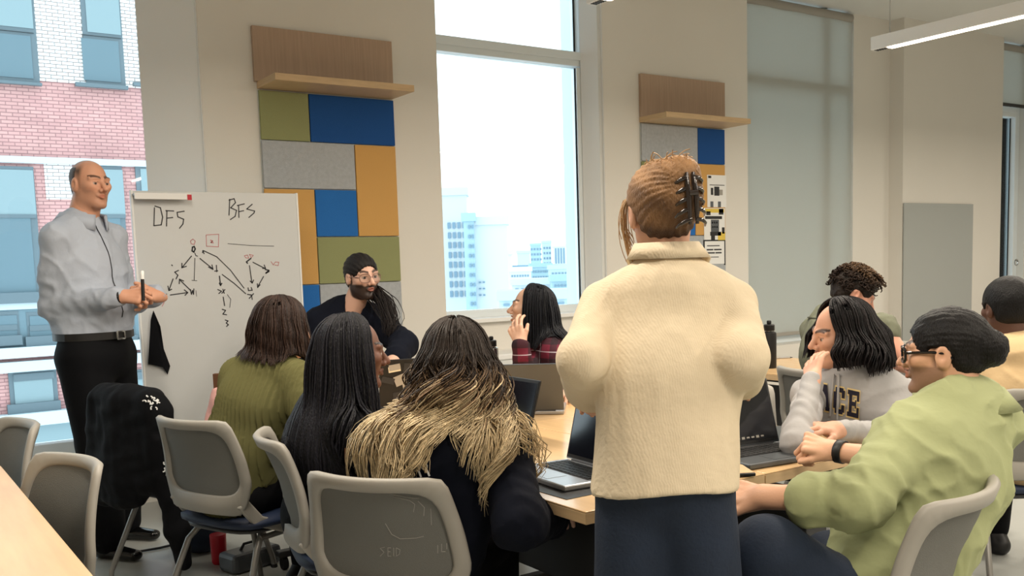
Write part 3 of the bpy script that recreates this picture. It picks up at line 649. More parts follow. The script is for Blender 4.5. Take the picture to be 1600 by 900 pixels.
class Head:
    def __init__(s, c, deg, pitch=0, roll=0, sc=1.0, smile=0.0, open_=0.0, jaw=1.0, nose=1.0):
        s.c = np.asarray(c, float); s.Mx = head_frame(deg, pitch, roll); s.sc = sc; s.smile = smile; s.open = open_; s.jaw = jaw; s.nose = nose
    def loc(s, P): return ((P-s.c.astype(f32))@s.Mx.astype(f32))/s.sc
    def w(s, q): return s.c+s.Mx@(np.asarray(q, float)*s.sc)
    def fn(s, P):
        q = s.loc(P); Q = q.copy(); Q[:, 0] = np.abs(Q[:, 0]); j = s.jaw; sm = s.smile
        d = ell(q, (0, -.016, .034), (.074, .097, .083))
        d = smin(d, ell(q, (0, .020, -.028), (.061*j, .070, .084)), .03)
        d = smin(d, cap(Q, (.048*j, -.002, -.05), (.016, .062, -.097), .017, .016), .03)
        d = smin(d, ell(q, (0, .078, -.096), (.021, .015, .015)), .02)
        d = smin(d, ell(Q, (.042, .056, -.012+.004*sm), (.025, .026+.006*sm, .021)), .025)
        d = smin(d, cap(Q, (.012, .087, .026), (.050, .071, .027), .009, .008), .014)
        d = smax(d, -(np.sqrt(((Q-np.array((.031, .106, .004), f32))**2).sum(1))-.021), .014)
        d = np.minimum(d, np.sqrt(((Q-np.array((.031, .0735, .004), f32))**2).sum(1))-.0135)
        d = smin(d, cap(Q, (.018, .0845, .0135), (.046, .0745, .0115), .0045, .004), .004)
        d = smin(d, cap(Q, (.020, .0835, -.0065), (.044, .0745, -.0055), .003), .005)
        n = s.nose
        d = smin(d, cap(q, (0, .086, .014), (0, .088+.025*n, -.024), .008, .0112), .012)
        d = smin(d, np.sqrt(((Q-np.array((.0125, .098, -.030), f32))**2).sum(1))-.0092, .008)
        o = s.open*.008
        d = smin(d, cap(Q, (0, .0965, -.0505+o*.3), (.022+.004*sm, .083, -.0545+.006*sm), .0062, .003), .006)
        d = smin(d, cap(Q, (0, .0945, -.0635-o), (.020+.004*sm, .083, -.0590+.005*sm), .0070, .003), .006)
        d = smax(d, -cap(Q, (0, .104, -.0565), (.024, .091, -.0565+.006*sm), .0028+o), .003)
        ear = ell(Q, (.078, -.010, -.004), (.010, .021, .033)); ear = smax(ear, -ell(Q, (.090, -.006, .0), (.010, .011, .017)), .004)
        d = smin(d, ear, .007)
        return (d*s.sc).astype(f32)
    def color(s, P, skin, lips=None, brow=None, beard=None, beard_k=1.0, eye=(60, 40, 30), buzz=None):
        q = s.loc(P.astype(f32)); Q = q.copy(); Q[:, 0] = np.abs(Q[:, 0]); c = np.tile(np.array(lin(skin)), (len(P), 1))
        def put(m, cc, k=1.0):
            m = np.clip(m, 0, 1)[:, None]*k; c[:] = c*(1-m)+np.array(lin(cc))*m
        sk = np.array(skin); red = tuple((sk*np.array((1.0, .86, .84))).clip(0, 255))
        put(1-np.linalg.norm((Q-(.042, .065, -.02))/(.028, .03, .022), axis=1), red, .5); put(1-np.linalg.norm((Q-(0, .11, -.026))/(.02, .02, .018), axis=1), red, .5)
        if beard is not None:
            b = np.clip((-.026-q[:, 2])/.012, 0, 1)*np.clip((q[:, 1]+.02)/.02, 0, 1)*np.clip((q[:, 2]+.135)/.01, 0, 1)
            b *= np.clip((q[:, 1]+.015+(q[:, 2]+.095)*1.3)/.015, 0, 1)
            b *= 1-np.clip(1-np.linalg.norm((Q-(.03, .085, -.033))/(.018, .03, .016), axis=1), 0, 1)*1.2
            b *= np.where(Q[:, 0] < .018, np.clip((-.036-q[:, 2])/.006, 0, 1), 1)
            sb = np.clip(1-np.abs(q[:, 1]-.006)/.02, 0, 1)*np.clip((.03-q[:, 2])/.01, 0, 1)*np.clip((q[:, 2]+.06)/.01, 0, 1)*(Q[:, 0] > .05)*(Q[:, 0] < .073)
            put(np.maximum(b, sb)*1.5, beard, beard_k)
        if buzz is not None:
            side_ = np.clip((.030+.10*np.clip(q[:, 2]-.03, -.05, .02)-q[:, 1])/.02, 0, 1)*np.clip((q[:, 2]+.06)/.02, 0, 1)*np.clip((.095-q[:, 2])/.03, 0, 1)
            side_ *= np.clip(np.linalg.norm((Q-(.082, -.008, -.006))/(.02, .026, .04), axis=1)-.8, 0, 1)
            top_ = np.clip((.02-q[:, 1])/.05, 0, 1)*np.clip((q[:, 2]-.05)/.03, 0, 1)*.6; put(np.maximum(side_, top_), buzz, .9)
        lp = lips or tuple((sk*np.array((.86, .68, .66))).clip(0, 255))
        put((1-np.linalg.norm((Q-(0, .095, -.057+.006*s.smile*(Q[:, :1].mean()*0)))/(.025, .016, .0125+.008*s.open), axis=1))*3, lp, .75)
        if s.open > 0: put((1-np.linalg.norm((Q-(0, .090, -.057))/(.018, .012, .006*s.open+.002), axis=1))*4, (90, 40, 40))
        if brow is not None:
            t = np.clip((Q[:, 0]-.012)/.038, 0, 1); bz = .030+.007*np.sin(t*2.4); put(np.clip(1.4-np.abs(q[:, 2]-bz)/.0055, 0, 1)*(Q[:, 0] > .010)*(Q[:, 0] < .053)*(q[:, 1] > .05)*1.5, brow, .9)
        ed = np.linalg.norm(Q-(.031, .0735, .004), axis=1); em = (ed < .0146)*(q[:, 1] > .076)*(np.abs(q[:, 2]-.003) < .0052)
        put(em*1.0, (172, 156, 148)); ir = np.hypot(Q[:, 0]-.031, q[:, 2]-.004); put(em*np.clip((.0078-ir)/.002, 0, 1), eye)
        put(np.clip(1-np.abs(q[:, 2]-.0112)/.0022, 0, 1)*(Q[:, 0] > .016)*(Q[:, 0] < .047)*(q[:, 1] > .07), (40, 26, 22), .8)
        return c.astype(f32)
def hand_fn(wrist, fdir, back, thumb=1, s=1.0, curl=(25, 30, 20), spread=1.0, th=(.05, .055, -.012)):
    """fdir = finger direction, back = direction out of the back of the hand; thumb=+1: thumb on +x where x = fdir x back"""
    y = nrm(fdir); z = np.asarray(back, float); z = nrm(z-y*(z@y)); x = np.cross(y, z); Mx = np.stack([x, y, z], 1).astype(f32); wr = np.asarray(wrist, f32)
    fing = [(-.033, .056, .0082), (-.011, .072, .0090), (.012, .078, .0092), (.033, .070, .0090)]
    segs = []
    for i, (fx_, L, r) in enumerate(fing):
        p = np.array((fx_, .088-.010*abs(i-2), 0)); a = 0
        for k, (c, fr) in enumerate(zip(curl, (.45, .31, .24))):
            a += math.radians(c*(1.0+.05*(3-i))); sp = math.radians((i-1.6)*4*spread); dd = np.array((math.sin(sp), math.cos(a)*math.cos(sp), -math.sin(a))); q = p+dd*L*1.18*fr; segs.append((p, q, r*(1-.07*k), r*(1-.07*(k+1)))); p = q
    t1 = np.array((.026, .022, -.008)); t2 = np.array(th); t3 = t2+np.array((.010, .026, -.010))
    def fn(P):
        q = ((P-wr)@Mx)/s; q = q.copy(); q[:, 0] *= thumb
        d = cap(q, (0, -.03, 0), (0, .012, 0), .026, .024); d2 = ell(q, (0, 0, 0), (.027, .05, .019)); d = smin(d2, d2, .01)
        for fx_, L, r in fing: d = smin(d, cap(q, (fx_*.55, .012, -.002), (fx_, .084, 0), .0135, .0112), .012)
        d = smin(d, ell(q, (.018, .035, -.010), (.018, .03, .014)), .012)
        df = None
        for a, b, ra, rb in segs:
            c_ = cap(q, a, b, ra, rb); d = smin(d, c_, .004)
        d = smin(d, cap(q, t1, t2, .0135, .0110), .010); d = smin(d, cap(q, t2, t3, .0105, .0085), .004)
        return (d*s).astype(f32)
    fn.M = Mx; fn.tip = lambda i: wr+Mx@(segs[i*3+2][1]*np.array((thumb, 1, 1)))*s
    return fn
def bb(pts, m): pts = np.asarray(pts); return pts.min(0)-m, pts.max(0)+m
def sweep(paths, rad, n=4):
    """paths (N,K,3), rad (K,) or (N,K) -> tubes"""
    P = np.asarray(paths, float); N, K, _ = P.shape; T = np.gradient(P, axis=1); T /= np.linalg.norm(T, axis=2, keepdims=True)+1e-9
    ref = np.array((.33, .62, .71)); A = np.cross(T, ref); A /= np.linalg.norm(A, axis=2, keepdims=True)+1e-9; Bv = np.cross(T, A)
    R_ = np.broadcast_to(rad, (N, K))[..., None]; an = 2*np.pi*np.arange(n)/n
    V = np.stack([P+R_*(A*math.cos(a)+Bv*math.sin(a)) for a in an], 2).reshape(-1, 3)
    i, k, j = np.meshgrid(np.arange(N), np.arange(K-1), np.arange(n), indexing='ij'); b0 = (i*K+k)*n; b1 = b0+n; j2 = (j+1) % n
    Fq = np.stack([b0+j, b0+j2, b1+j2, b1+j], -1).reshape(-1, 4); return V, Fq

class Person:
    def __init__(s, label, base, deg, z0=.54, neck=None, head=None, skin=(205, 160, 135), sc=1.0, width=1.0, fat=1.0, seed=1, tw=0):
        """base = pelvis in plan, deg = facing, neck = world point of neck base"""
        s.skin = skin; s.seed = seed; s.sc = sc; s.fat = fat
        a = math.radians(deg); s.f = np.array((math.cos(a), math.sin(a), 0)); s.r = np.array((math.sin(a), -math.cos(a), 0)); s.deg = deg
        a2 = math.radians(deg+tw); s.r2 = np.array((math.sin(a2), -math.cos(a2), 0)); s.f2 = np.array((math.cos(a2), math.sin(a2), 0))
        s.pel = np.array((base[0], base[1], z0)); s.neck = np.asarray(neck, float); s.org = np.array((base[0], base[1], 0.0)); s.hd = head
        sp = s.neck-s.pel; s.sp = sp; up = nrm(sp)
        s.sh = {'R': s.neck+s.r2*.158*sc*width-up*.078*sc, 'L': s.neck-s.r2*.158*sc*width-up*.078*sc}
        s.w = width; s.arms = {}; s.label = label; s.pieces = []; s.kids = []; s.garments = []
    def at(s, x, y, z): return s.org+s.r*x+s.f*y+np.array((0, 0, z))
    def arm(s, side, elbow, wrist): s.arms[side] = (np.asarray(elbow, float), np.asarray(wrist, float)); return s
    def torso(s, P, off=0.0, k=.05, arms=True, slv=1.0, sleeve_end=1.0, belly=0.0, armr=1.0, hip=1.0, aoff=None):
        ao = off if aoff is None else aoff
        f = s.fat*s.sc; W_ = s.w; a, b = s.pel, s.neck; lp = lambda t, y=0: a+(b-a)*t+s.f*y
        d = capE(P, lp(.0), lp(.32), (.155*f*hip+off, .118*f+off), (.138*f+off, .106*f+off+belly), s.r)
        d = smin(d, capE(P, lp(.32, .005), lp(.68, -.005), (.138*f+off, .106*f+off+belly), (.158*f*W_+off, .113*f+off), s.r), k)
        d = smin(d, capE(P, lp(.66, -.008), lp(.88, -.012), (.150*f*W_+off, .110*f+off), (.115*f*W_+off, .078*f+off), s.r2), k)
        for sd in 'LR': d = smin(d, cap(P, lp(.95, -.01), s.sh[sd], .050*f+off*.6, .043*f+off*.8), k)
        d = smin(d, cap(P, lp(.88, -.015), lp(1.0, -.005), .072*f+off*.6, .058*s.sc+off*.3), k)
        if arms:
            for sd in s.arms:
                e, w_ = s.arms[sd]; sh = s.sh[sd]; we = e+(w_-e)*sleeve_end
                d = smin(d, acap(P, sh, e, .046*f*armr+ao, .041*f*armr+ao*slv, .5), .035)
                if sleeve_end > 0: d = smin(d, acap(P, e, we, .040*f*armr+ao*slv, (.040-.011*sleeve_end)*f*armr+ao*slv, -.5), .03)
        return d
    def bounds(s, ex=.2):
        pts = [s.pel, s.neck, s.sh['L'], s.sh['R']]+[p for q in s.arms.values() for p in q]; return bb(pts, ex)
    def skin_piece(s, fn, lo, hi, h, colfn=None): 
        V, Q = sdf_mesh(fn, lo, hi, h); c = colfn(V) if colfn else np.tile(np.array(lin(s.skin)), (len(V), 1)); s.pieces.append((V, Q, c))
    def head_piece(s, h=.0038, neck_r=.052, **kw):
        H = s.hd; nb = s.neck; top = H.w((0, -.022, -.05))
        def fn(P): return smin(H.fn(P), cap(P, top, nb-np.array((0, 0, .03)), neck_r*s.sc, (neck_r+.006)*s.sc), .025)
        s.headfn = fn
        s.skin_piece(fn, *bb([H.c-.125, H.c+.125, nb-.05, nb+.05], .01), h, lambda V: H.color(V, s.skin, **kw))
    def hand(s, side, fdir, back, thumb=1, curl=(25, 30, 20), size=1.0, h=.0034, forearm=.10, th=(.05, .055, -.012), spread=1.0):
        e, w_ = s.arms[side]; hf = hand_fn(w_, fdir, back, thumb, size*s.sc, curl, spread, th); d = nrm(w_-e); st = w_-d*forearm
        f = s.fat
        def fn(P): return smin(hf(P), cap(P, st, w_, (.027+.014*min(1, forearm/.2))*f*s.sc, .0255*s.sc), .02)
        s.skin_piece(fn, *bb([st, w_-.12, w_+.19*nrm(fdir), w_+.12], .05), h); return hf
    def finish(s):
        # hidden trunk under the clothes joins head and arms into one body
        def tr(P): 
            d = s.torso(P, -.03, arms=False)
            for sd in s.arms: e, w_ = s.arms[sd]; d = smin(d, cap(P, s.neck+(s.pel-s.neck)*.25, s.sh[sd], .03), .02); d = smin(d, cap(P, s.sh[sd], e, .026, .024), .01); d = smin(d, cap(P, e, w_, .024, .018), .01)
            return d
        V, Q = sdf_mesh(tr, *s.bounds(.2), .016); s.pieces.insert(0, (V, Q, np.tile(np.array(lin(s.skin)), (len(V), 1))))
        n = 0; Vs, Qs, Cs = [], [], []
        for V, Q, c in s.pieces: Vs.append(V-s.org); Qs.append(Q+n); Cs.append(c); n += len(V)
        M('skin', (200, 150, 125), .5, attr=True, bump=(150, .06), spec=.4)
        s.o = raw('person', np.concatenate(Vs), np.concatenate(Qs), 'skin', None, True, tuple(s.org), np.concatenate(Cs))
        tag(s.o, s.label, 'person')
        for k in s.kids: k.parent = s.o
        return s.o
    def cloth(s, name, fn, mat, h=.007, bnd=None, colfn=None, label=None):
        lo, hi = bnd if bnd else s.bounds(.24); V, Q = sdf_mesh(fn, lo, hi, h)
        o = raw(name, V-s.org, Q, mat, None, True, (0, 0, 0), colfn(V) if colfn else None); s.kids.append(o)
        if label: o['label'] = label
        s.garments.append(fn); return o
    def kid(s, mb, name, mat, smooth=True, label=None):
        o = raw(name, np.array(mb.v)-s.org, mb.f, mat, None, False); s.kids.append(o)
        if smooth:
            o.data.polygons.foreach_set('use_smooth', np.ones(len(o.data.polygons), dtype=bool)); o.data.set_sharp_from_angle(angle=math.radians(45))
        if label: o['label'] = label
        return o
    def kidraw(s, name, V, Fq, mat, colr=None, smooth=True):
        o = raw(name, np.asarray(V)-s.org, Fq, mat, None, smooth, (0, 0, 0), colr); s.kids.append(o); return o
    def all_cloth(s, P):
        d = s.garments[0](P)
        for g in s.garments[1:]: d = np.minimum(d, g(P))
        return d
    def legs(s, mat, knees, ankles, h=.010, r=(.088, .064, .05), shoes=None, toes=None, name='trousers', seed=5, hipw=.085, pw=1.0):
        f = s.fat*s.sc; hips = [s.pel-s.r*hipw*s.sc-np.array((0, 0, .02)), s.pel+s.r*hipw*s.sc-np.array((0, 0, .02))]
        def fn(P):
            d = capE(P, s.pel-np.array((0, 0, .015)), s.pel+nrm(s.sp)*.10, (.162*f*pw, .122*f*pw), (.145*f*pw, .112*f*pw), s.r)
            for hp_, kn, an in zip(hips, knees, ankles):
                d = smin(d, cap(P, hp_, kn, r[0]*f, r[1]*f), .04); d = smin(d, cap(P, kn, an, r[1]*f, r[2]*f), .03)
            return (d+.005*wob(P, 26, seed, (1, 1, .6))).astype(f32)
        o = s.cloth(name, fn, mat, h, bb([s.pel, *knees, *ankles], .2)); s.garments.pop()
        if shoes:
            for an, to in zip(ankles, toes or [s.f, s.f]):
                to = nrm(to); an = np.asarray(an); side = np.cross(to, (0, 0, 1.0))
                base = np.array((an[0], an[1], 0))
                def sf(P):
                    d = capE(P, base-to*.05+np.array((0, 0, .040)), base+to*.17+np.array((0, 0, .030)), (.040, .040), (.036, .026), side)
                    d = smin(d, cap(P, base-to*.03+np.array((0, 0, .04)), an*np.array((1, 1, 0))+np.array((0, 0, .10)), .042, .046), .03)
                    return smax(d, -(P[:, 2]-.004), .004)
                V, Q = sdf_mesh(sf, *bb([base-to*.1, base+to*.23, base+np.array((0, 0, .16))], .07), .006)
                s.kidraw('shoe', V, Q, shoes)
        return o
# ------------------------------------------------------------------ hair
M('hair', (40, 30, 26), .5, attr=True, spec=.25, bump=(260, .5), stretch=(1, 1, .35))
def long_hair(p, n, L, col_fn, th0=55, part=.0, rx=.088, ry=.112, rz=.100, flare=.25, wave=.0, wfreq=3.0, rad=.0026, jitter=.010, seed=1, drape=True, K1=8, K2=14, tips=.5, nside=3, sheet=True, back_only=False, asym=None, sheet_len=.93, grav=None, hz=.0, dr_off=.028, phr=.5, base=None, clumps=0, smooth=4):
    H = p.hd; rs = np.random.RandomState(seed); c0 = np.array((0, -.016, .030))
    def paths(th, jit, Lk, ph, wamp):
        N = len(th); sgn = np.where(np.sin(th) >= 0, 1.0, -1.0); K = K1+K2; out = np.zeros((N, K, 3))
        yr = np.clip(.055*np.cos(th), -.06, .06)
        bk_ = np.clip(-np.cos(th), 0, 1); rj = np.random.RandomState(len(th)).rand(N)-.5
        root = np.stack([part+sgn*.004, yr/ry*.9+rj*.12*bk_, np.full(N, 1.0)], 1); root[:, 0] = (part*(1-bk_)+sgn*.003+.030*np.sin(th)*bk_)/rx; root /= np.linalg.norm(root, axis=1, keepdims=True)
        eq = np.stack([np.sin(th), np.cos(th), np.full(N, hz)], 1); eq /= np.linalg.norm(eq, axis=1, keepdims=True)
        R3 = np.array((rx, ry, rz))
        for k in range(K1):
            t = k/(K1-1); v = root*(1-t)+eq*t; v /= np.linalg.norm(v, axis=1, keepdims=True); sc = (1+jit*(.4+.6*t))[:, None]
            out[:, k] = (c0+v*R3*sc)
        e = out[:, K1-1].copy(); W_ = np.einsum('ij,nkj->nki', H.Mx, out*H.sc)+H.c
        ew = W_[:, K1-1].copy(); ow = np.einsum('ij,nj->ni', H.Mx, np.stack([np.sin(th), np.cos(th), np.zeros(N)], 1)); ow[:, 2] = 0
        lat = np.cross(ow, (0, 0, 1.0)); g = np.array((0, 0, -1.0)) if grav is None else nrm(grav)
        for k in range(1, K2+1):
            t = k/K2; fl = flare*np.sin(min(t*1.3, 1)*1.57)*.06*2
            wv = wamp*np.sin(wfreq*6.28*t+ph)*min(1, t*2.2); wv2 = wamp*np.cos(wfreq*6.28*t*.9+ph*1.7)*min(1, t*2.2)
            W_[:, K1-1+k] = ew+g*(Lk*t)[:, None]+ow*(fl+wv+jit*.15)[:, None]+lat*wv2[:, None]
        return W_[:, :K1+K2]
    def Lf(th): return (asym(th) if asym else np.ones_like(th))*L
    t0 = math.radians(th0); allP = []
    if sheet:
        th = np.linspace(t0, 2*math.pi-t0, 60); A = paths(th, np.full(60, -.035), Lf(th)*sheet_len, np.zeros(60), np.zeros(60)); K = A.shape[1]
        dfn = getattr(p, 'push_fn', None) or (lambda P: p.torso(P, dr_off))
        if drape: A = push(dfn, A.reshape(-1, 3), .006).reshape(60, K, 3).astype(float)
        i, k = np.meshgrid(np.arange(59), np.arange(K-1), indexing='ij'); Fq = np.stack([i*K+k, (i+1)*K+k, (i+1)*K+k+1, i*K+k+1], -1).reshape(-1, 4)
        tt = np.tile(np.linspace(0, 1, K), 60); V1 = A.reshape(-1, 3); C1 = col_fn(tt, np.full(len(tt), .5), rs)
    th = t0+(2*math.pi-2*t0)*rs.rand(n); cid = None
    if clumps:
        cid = rs.randint(0, clumps, n); tc_ = t0+(2*math.pi-2*t0)*(np.arange(clumps)+.5+.3*rs.randn(clumps))/clumps; th = np.clip(tc_[cid]+rs.randn(n)*.035, t0, 2*math.pi-t0)
    jit = rs.randn(n)*jitter*6*.5+.01; Lk = Lf(th)*(1-tips*.5*rs.rand(n)**2)
    B_ = paths(th, jit, Lk, th*0, th*0); K = B_.shape[1]
    dfn = getattr(p, 'push_fn', None) or (lambda P: p.torso(P, dr_off))
    if drape: B_ = push(dfn, B_.reshape(-1, 3), .012, 3).reshape(n, K, 3).astype(float)
    for _ in range(smooth): B_[:, K1-1:-1] = .25*B_[:, K1-2:-2]+.5*B_[:, K1-1:-1]+.25*B_[:, K1:]
    if drape: B_ = push(dfn, B_.reshape(-1, 3), .008, 1).reshape(n, K, 3).astype(float)
    if wave:
        cp1 = rs.rand(max(clumps, 1))*6.28; ph = (cp1[cid] if clumps else th*3.0)+rs.rand(n)*phr; wa = wave*((.6+.8*rs.rand(max(clumps, 1)))[cid] if clumps else (.6+.8*rs.rand(n)))
        ow = np.einsum('ij,nj->ni', H.Mx, np.stack([np.sin(th), np.cos(th), np.zeros(n)], 1)); lat = np.cross(ow, (0, 0, 1.0)); tk = np.clip((np.arange(K)-K1*.6)/(K-K1*.6), 0, 1); amp = np.clip(tk*2.6, 0, 1)
        B_ += lat[:, None]*(wa[:, None]*amp*np.sin(wfreq*6.28*tk[None]+ph[:, None]))[..., None]+ow[:, None]*(np.abs(wa[:, None])*.6*amp*(1+np.cos(wfreq*6.28*tk[None]+ph[:, None])))[..., None]
    rr = rad*np.concatenate([np.full(K-3, 1.0), [.85, .6, .25]])[None]*(.7+.6*rs.rand(n))[:, None]
    V2, F2 = sweep(B_, rr, nside); tt2 = np.repeat(np.tile(np.linspace(0, 1, K), n), nside); rv = np.repeat(((rs.rand(max(clumps, 1))[cid]*.75+.25*rs.rand(n)) if clumps else rs.rand(n)), K*nside); C2 = col_fn(tt2, rv, rs)
    if sheet: V = np.concatenate([V1, V2]); Fq = np.concatenate([Fq, F2+len(V1)]); Cc = np.concatenate([C1, C2])
    else: V, Fq, Cc = V2, F2, C2
    hb = hair_cap_fn(H, .0065, .0, -.075); V3, Q3 = sdf_mesh(lambda P: smax(hb(P), H.loc(P)[:, 1]-.015, .02).astype(f32), H.c-.14, H.c+.14, .007); n0 = len(V); V = np.concatenate([V, V3]); Fq = np.concatenate([Fq, Q3+n0]); Cc = np.concatenate([Cc, col_fn(np.zeros(len(V3)), np.full(len(V3), .3), rs)])
    return p.kidraw('hair', V, Fq, 'hair', Cc)
def hair_cap_fn(H, off=.010, line=.060, nape=-.055, side=-.02, bumps=0.0, ears=True):
    def fn(P):
        q = H.loc(P); Q = q.copy(); Q[:, 0] = np.abs(Q[:, 0])
        d = ell(q, (0, -.018, .034), (.074+off, .097+off, .083+off)); d = smin(d, ell(q, (0, -.045, -.02), (.062+off*.6, .055+off*.6, .06)), .02)
        d = smax(d, -ell(q, (0, .085+line*.4, -.035), (.085, .075, .100)), .008)
        d = smax(d, -(q[:, 2]-nape), .01)
        d = smax(d, -ell(Q, (.085, .010, -.030), (.035, .042, .052)), .008)
        if bumps: d = d+bumps*wob(q, 160, 3)
        return (d*H.sc).astype(f32)
    return fn
def mono(c1, c2):
    a, b = np.array(lin(c1)), np.array(lin(c2))
    def f(t, r, rs): return (a*(1-r[:, None])+b*r[:, None]).astype(f32)
    return f
def collar(p, mat, h=.06, r=.068, open_front=True, off=.008, tilt=.015, name='collar'):
    """turned-down shirt collar around the neck"""
    n = 40; V = []; r = r*p.sc*(.4+.6*p.fat)+.006; nb = p.neck+np.array((0, 0, .004)); up = nrm(p.hd.w((0, -.02, -.05))-nb)
    for k in range(n+1):
        a = math.radians(20+320*k/n) if open_front else 2*math.pi*k/n    # measured from front
        o = p.f2*math.cos(a)+p.r2*math.sin(a); fr = max(0, math.cos(a))
        b = nb+o*r*np.array((1, 1, 1))-np.array((0, 0, .02*fr))
        V += [b+up*h*.55+o*.002, b+up*h*.62+o*(off+.004), b+o*(off+.026)+up*(-.004)-np.array((0, 0, .03*fr)), b+o*(off+.018)-up*.004-np.array((0, 0, .03*fr)), b+o*.004+up*h*.5]
    Fq = [(k*5+j, k*5+(j+1) % 5, (k+1)*5+(j+1) % 5, (k+1)*5+j) for k in range(n) for j in range(5)]
    Fq += [tuple(range(5))[::-1], tuple(n*5+j for j in range(5))]
    return p.kidraw(name, V, Fq, mat)
def project(p, fn, Vw, direc, m=.003, steps=40):
    """slide points along direc until they touch a garment surface"""
    P = np.asarray(Vw, f32).copy(); d_ = np.asarray(nrm(direc), f32)
    for _ in range(steps): s_ = fn(P)-m; P += d_*np.clip(s_*.8, -.02, .05)[:, None]
    return P

# ================================================================== PEOPLE
M('shirt_blue', (172, 180, 194), .8, bump=(16, .45)); M('trousers_black', (9, 10, 14), .8, bump=(60, .1), spec=.15); M('shoe_black', (10, 10, 11), .18)
M('olive_knit', (98, 96, 62), .95, spec=.1); M('navy_hoodie', (11, 15, 27), .85, spec=.15, bump=(16, .45), noise=(8, .1)); M('black_cloth', (10, 11, 15), .85, spec=.15, bump=(16, .45))
M('jeans_dark', (20, 34, 54), .85, bump=(120, .15), noise=(20, .12)); M('cream_gauze', (216, 200, 172), .85, bands=('X', 75, .10, 4.0), bump=(45, .25))
M('grey_fleece', (166, 164, 164), .95, bump=(16, .45)); M('green_shirt', (160, 166, 122), .85, bump=(16, .45)); M('beige_fleece', (206, 178, 136), .95, bump=(16, .45))
M('olive_shirt', (112, 115, 97), .9, bump=(16, .45)); M('hoodie_black', (16, 20, 32), .9, spec=.15, bump=(16, .45)); plaid_mat('plaid')
UPZ = np.array((0, 0, 1.0))
def sit_legs(p, mat, shoes='black', spread=.11, fwd=.42, h=.011):
    kn = [p.pel+p.f*fwd*p.sc+s_*p.r*spread+UPZ*(-.03) for s_ in (-1, 1)]; an = [np.array((k[0]+p.f[0]*.03, k[1]+p.f[1]*.03, .11)) for k in kn]
    p.legs(mat, kn, an, h=h, shoes=shoes)

# ---------------------------------------------------------------- standing man by the whiteboard
H = Head(pd(141, 289, 4.72), -66, 2, 0, 1.02, smile=.8, jaw=1.06, nose=1.15)
p = Person('tall person in light shirt and black trousers standing at the whiteboard with a marker', (1.03, 4.93), -50, .99, pd(126, 347, 4.74), H, (206, 152, 124), 1.12, 1.12, 1.10, 1)
p.pel = np.array((*pd(150, 540, 4.75)[:2], 1.0)); p.org = np.array((p.pel[0], p.pel[1], 0)); p.sp = p.neck-p.pel
p.arm('R', pd(84, 478, 4.62), pd(190, 463, 4.52)); p.arm('L', pd(196, 474, 5.0), pd(246, 462, 4.72))
ZBELT = p.pel[2]+.085
def shirt_man(P): return smax((p.torso(P, .010, sleeve_end=.93, belly=.03)+.005*wob(P, 26, 11)-.008*folds(P, 26, 12, (1, 1, .8))-.004*folds(P, 50, 14)), (ZBELT-.012-P[:, 2]), .004).astype(f32)
p.cloth('shirt', shirt_man, 'shirt_blue', .0075); collar(p, 'shirt_blue', .075, .075)
fa, fb = pz(172, 872, 0), pz(198, 842, 0)
an = [np.array((fb[0], fb[1], .10)), np.array((fa[0], fa[1], .10))]
kn = [(p.pel-p.r*.10)*.5+an[0]*.5+p.f*.02, (p.pel+p.r*.10)*.5+an[1]*.5+p.f*.02]
p.legs('trousers_black', kn, an, h=.009, r=(.098, .078, .066), shoes='shoe_black', toes=[p.f, p.f+p.r*.15], hipw=.09, pw=1.04)
wc = p.pel+nrm(p.sp)*.085
bt = MB(); shirt_raw = lambda P: (p.torso(P, .010, arms=False, belly=.03)+.005*wob(P, 26, 11)-.008*folds(P, 26, 12, (1, 1, .8))-.004*folds(P, 50, 14)).astype(f32)
pts = []
for a in np.linspace(0, 2*math.pi, 49): o_d = p.r*math.cos(a)+p.f*math.sin(a); pts.append(project(p, shirt_raw, np.array([wc+o_d*.3]), -o_d, .004)[0].astype(float)*np.array((1, 1, 0))+UPZ*wc[2])
V = []; 
for q in pts: V += [q+UPZ*.018, q-UPZ*.018]
bo_ = raw('belt', np.array(V)-p.org, [(2*i, 2*i+2, 2*i+3, 2*i+1) for i in range(48)], 'black', None, True); p.kids.append(bo_)
bc_ = project(p, shirt_raw, np.array([wc+p.f*.3+p.r*.03]), -p.f, .008)[0].astype(float); bc_[2] = wc[2]; mb = MB()
for dx, dz, hx, hz in ((-.026, 0, .004, .02), (.026, 0, .004, .02), (0, .018, .026, .004), (0, -.018, .026, .004)): mb.obox(bc_+p.r*dx+UPZ*dz, (p.r, p.f, UPZ), (hx, .004, hz), .001)
p.kid(mb, 'buckle', 'steel')
p.head_piece(neck_r=.060, brow=(70, 50, 40), beard=(150, 112, 92), beard_k=.35, buzz=(74, 60, 52))
hf = p.hand('R', pd(240, 462, 4.50)-pd(190, 463, 4.52), -p.r*.0+pd(215, 400, 4.3)-pd(215, 463, 4.52), -1, (48, 62, 40), 1.0, forearm=.09)
hf2 = p.hand('L', pd(212, 466, 4.62)-pd(250, 458, 4.74)+UPZ*.05, pd(262, 445, 4.62)-pd(240, 462, 4.66), 1, (55, 60, 40), 1.0, forearm=.09)
def cap_man(P):
    q = H.loc(P); d = hair_cap_fn(H, .003, .0, -.06)(P); return smax(smax(d+.002, (q[:, 1]+.005)*H.sc, .01), (q[:, 2]-.085)*H.sc, .01).astype(f32)
V, Q = sdf_mesh(cap_man, H.c-.14, H.c+.14, .005); p.kidraw('hair', V, Q, 'hair', np.tile(np.array(lin((74, 60, 52)), dtype=f32), (len(V), 1)))
mw = pd(190, 463, 4.52); ax_ = nrm(pd(190, 463, 4.52)-pd(84, 478, 4.62)); s1_ = nrm(np.cross(ax_, UPZ)); s2_ = np.cross(s1_, ax_)
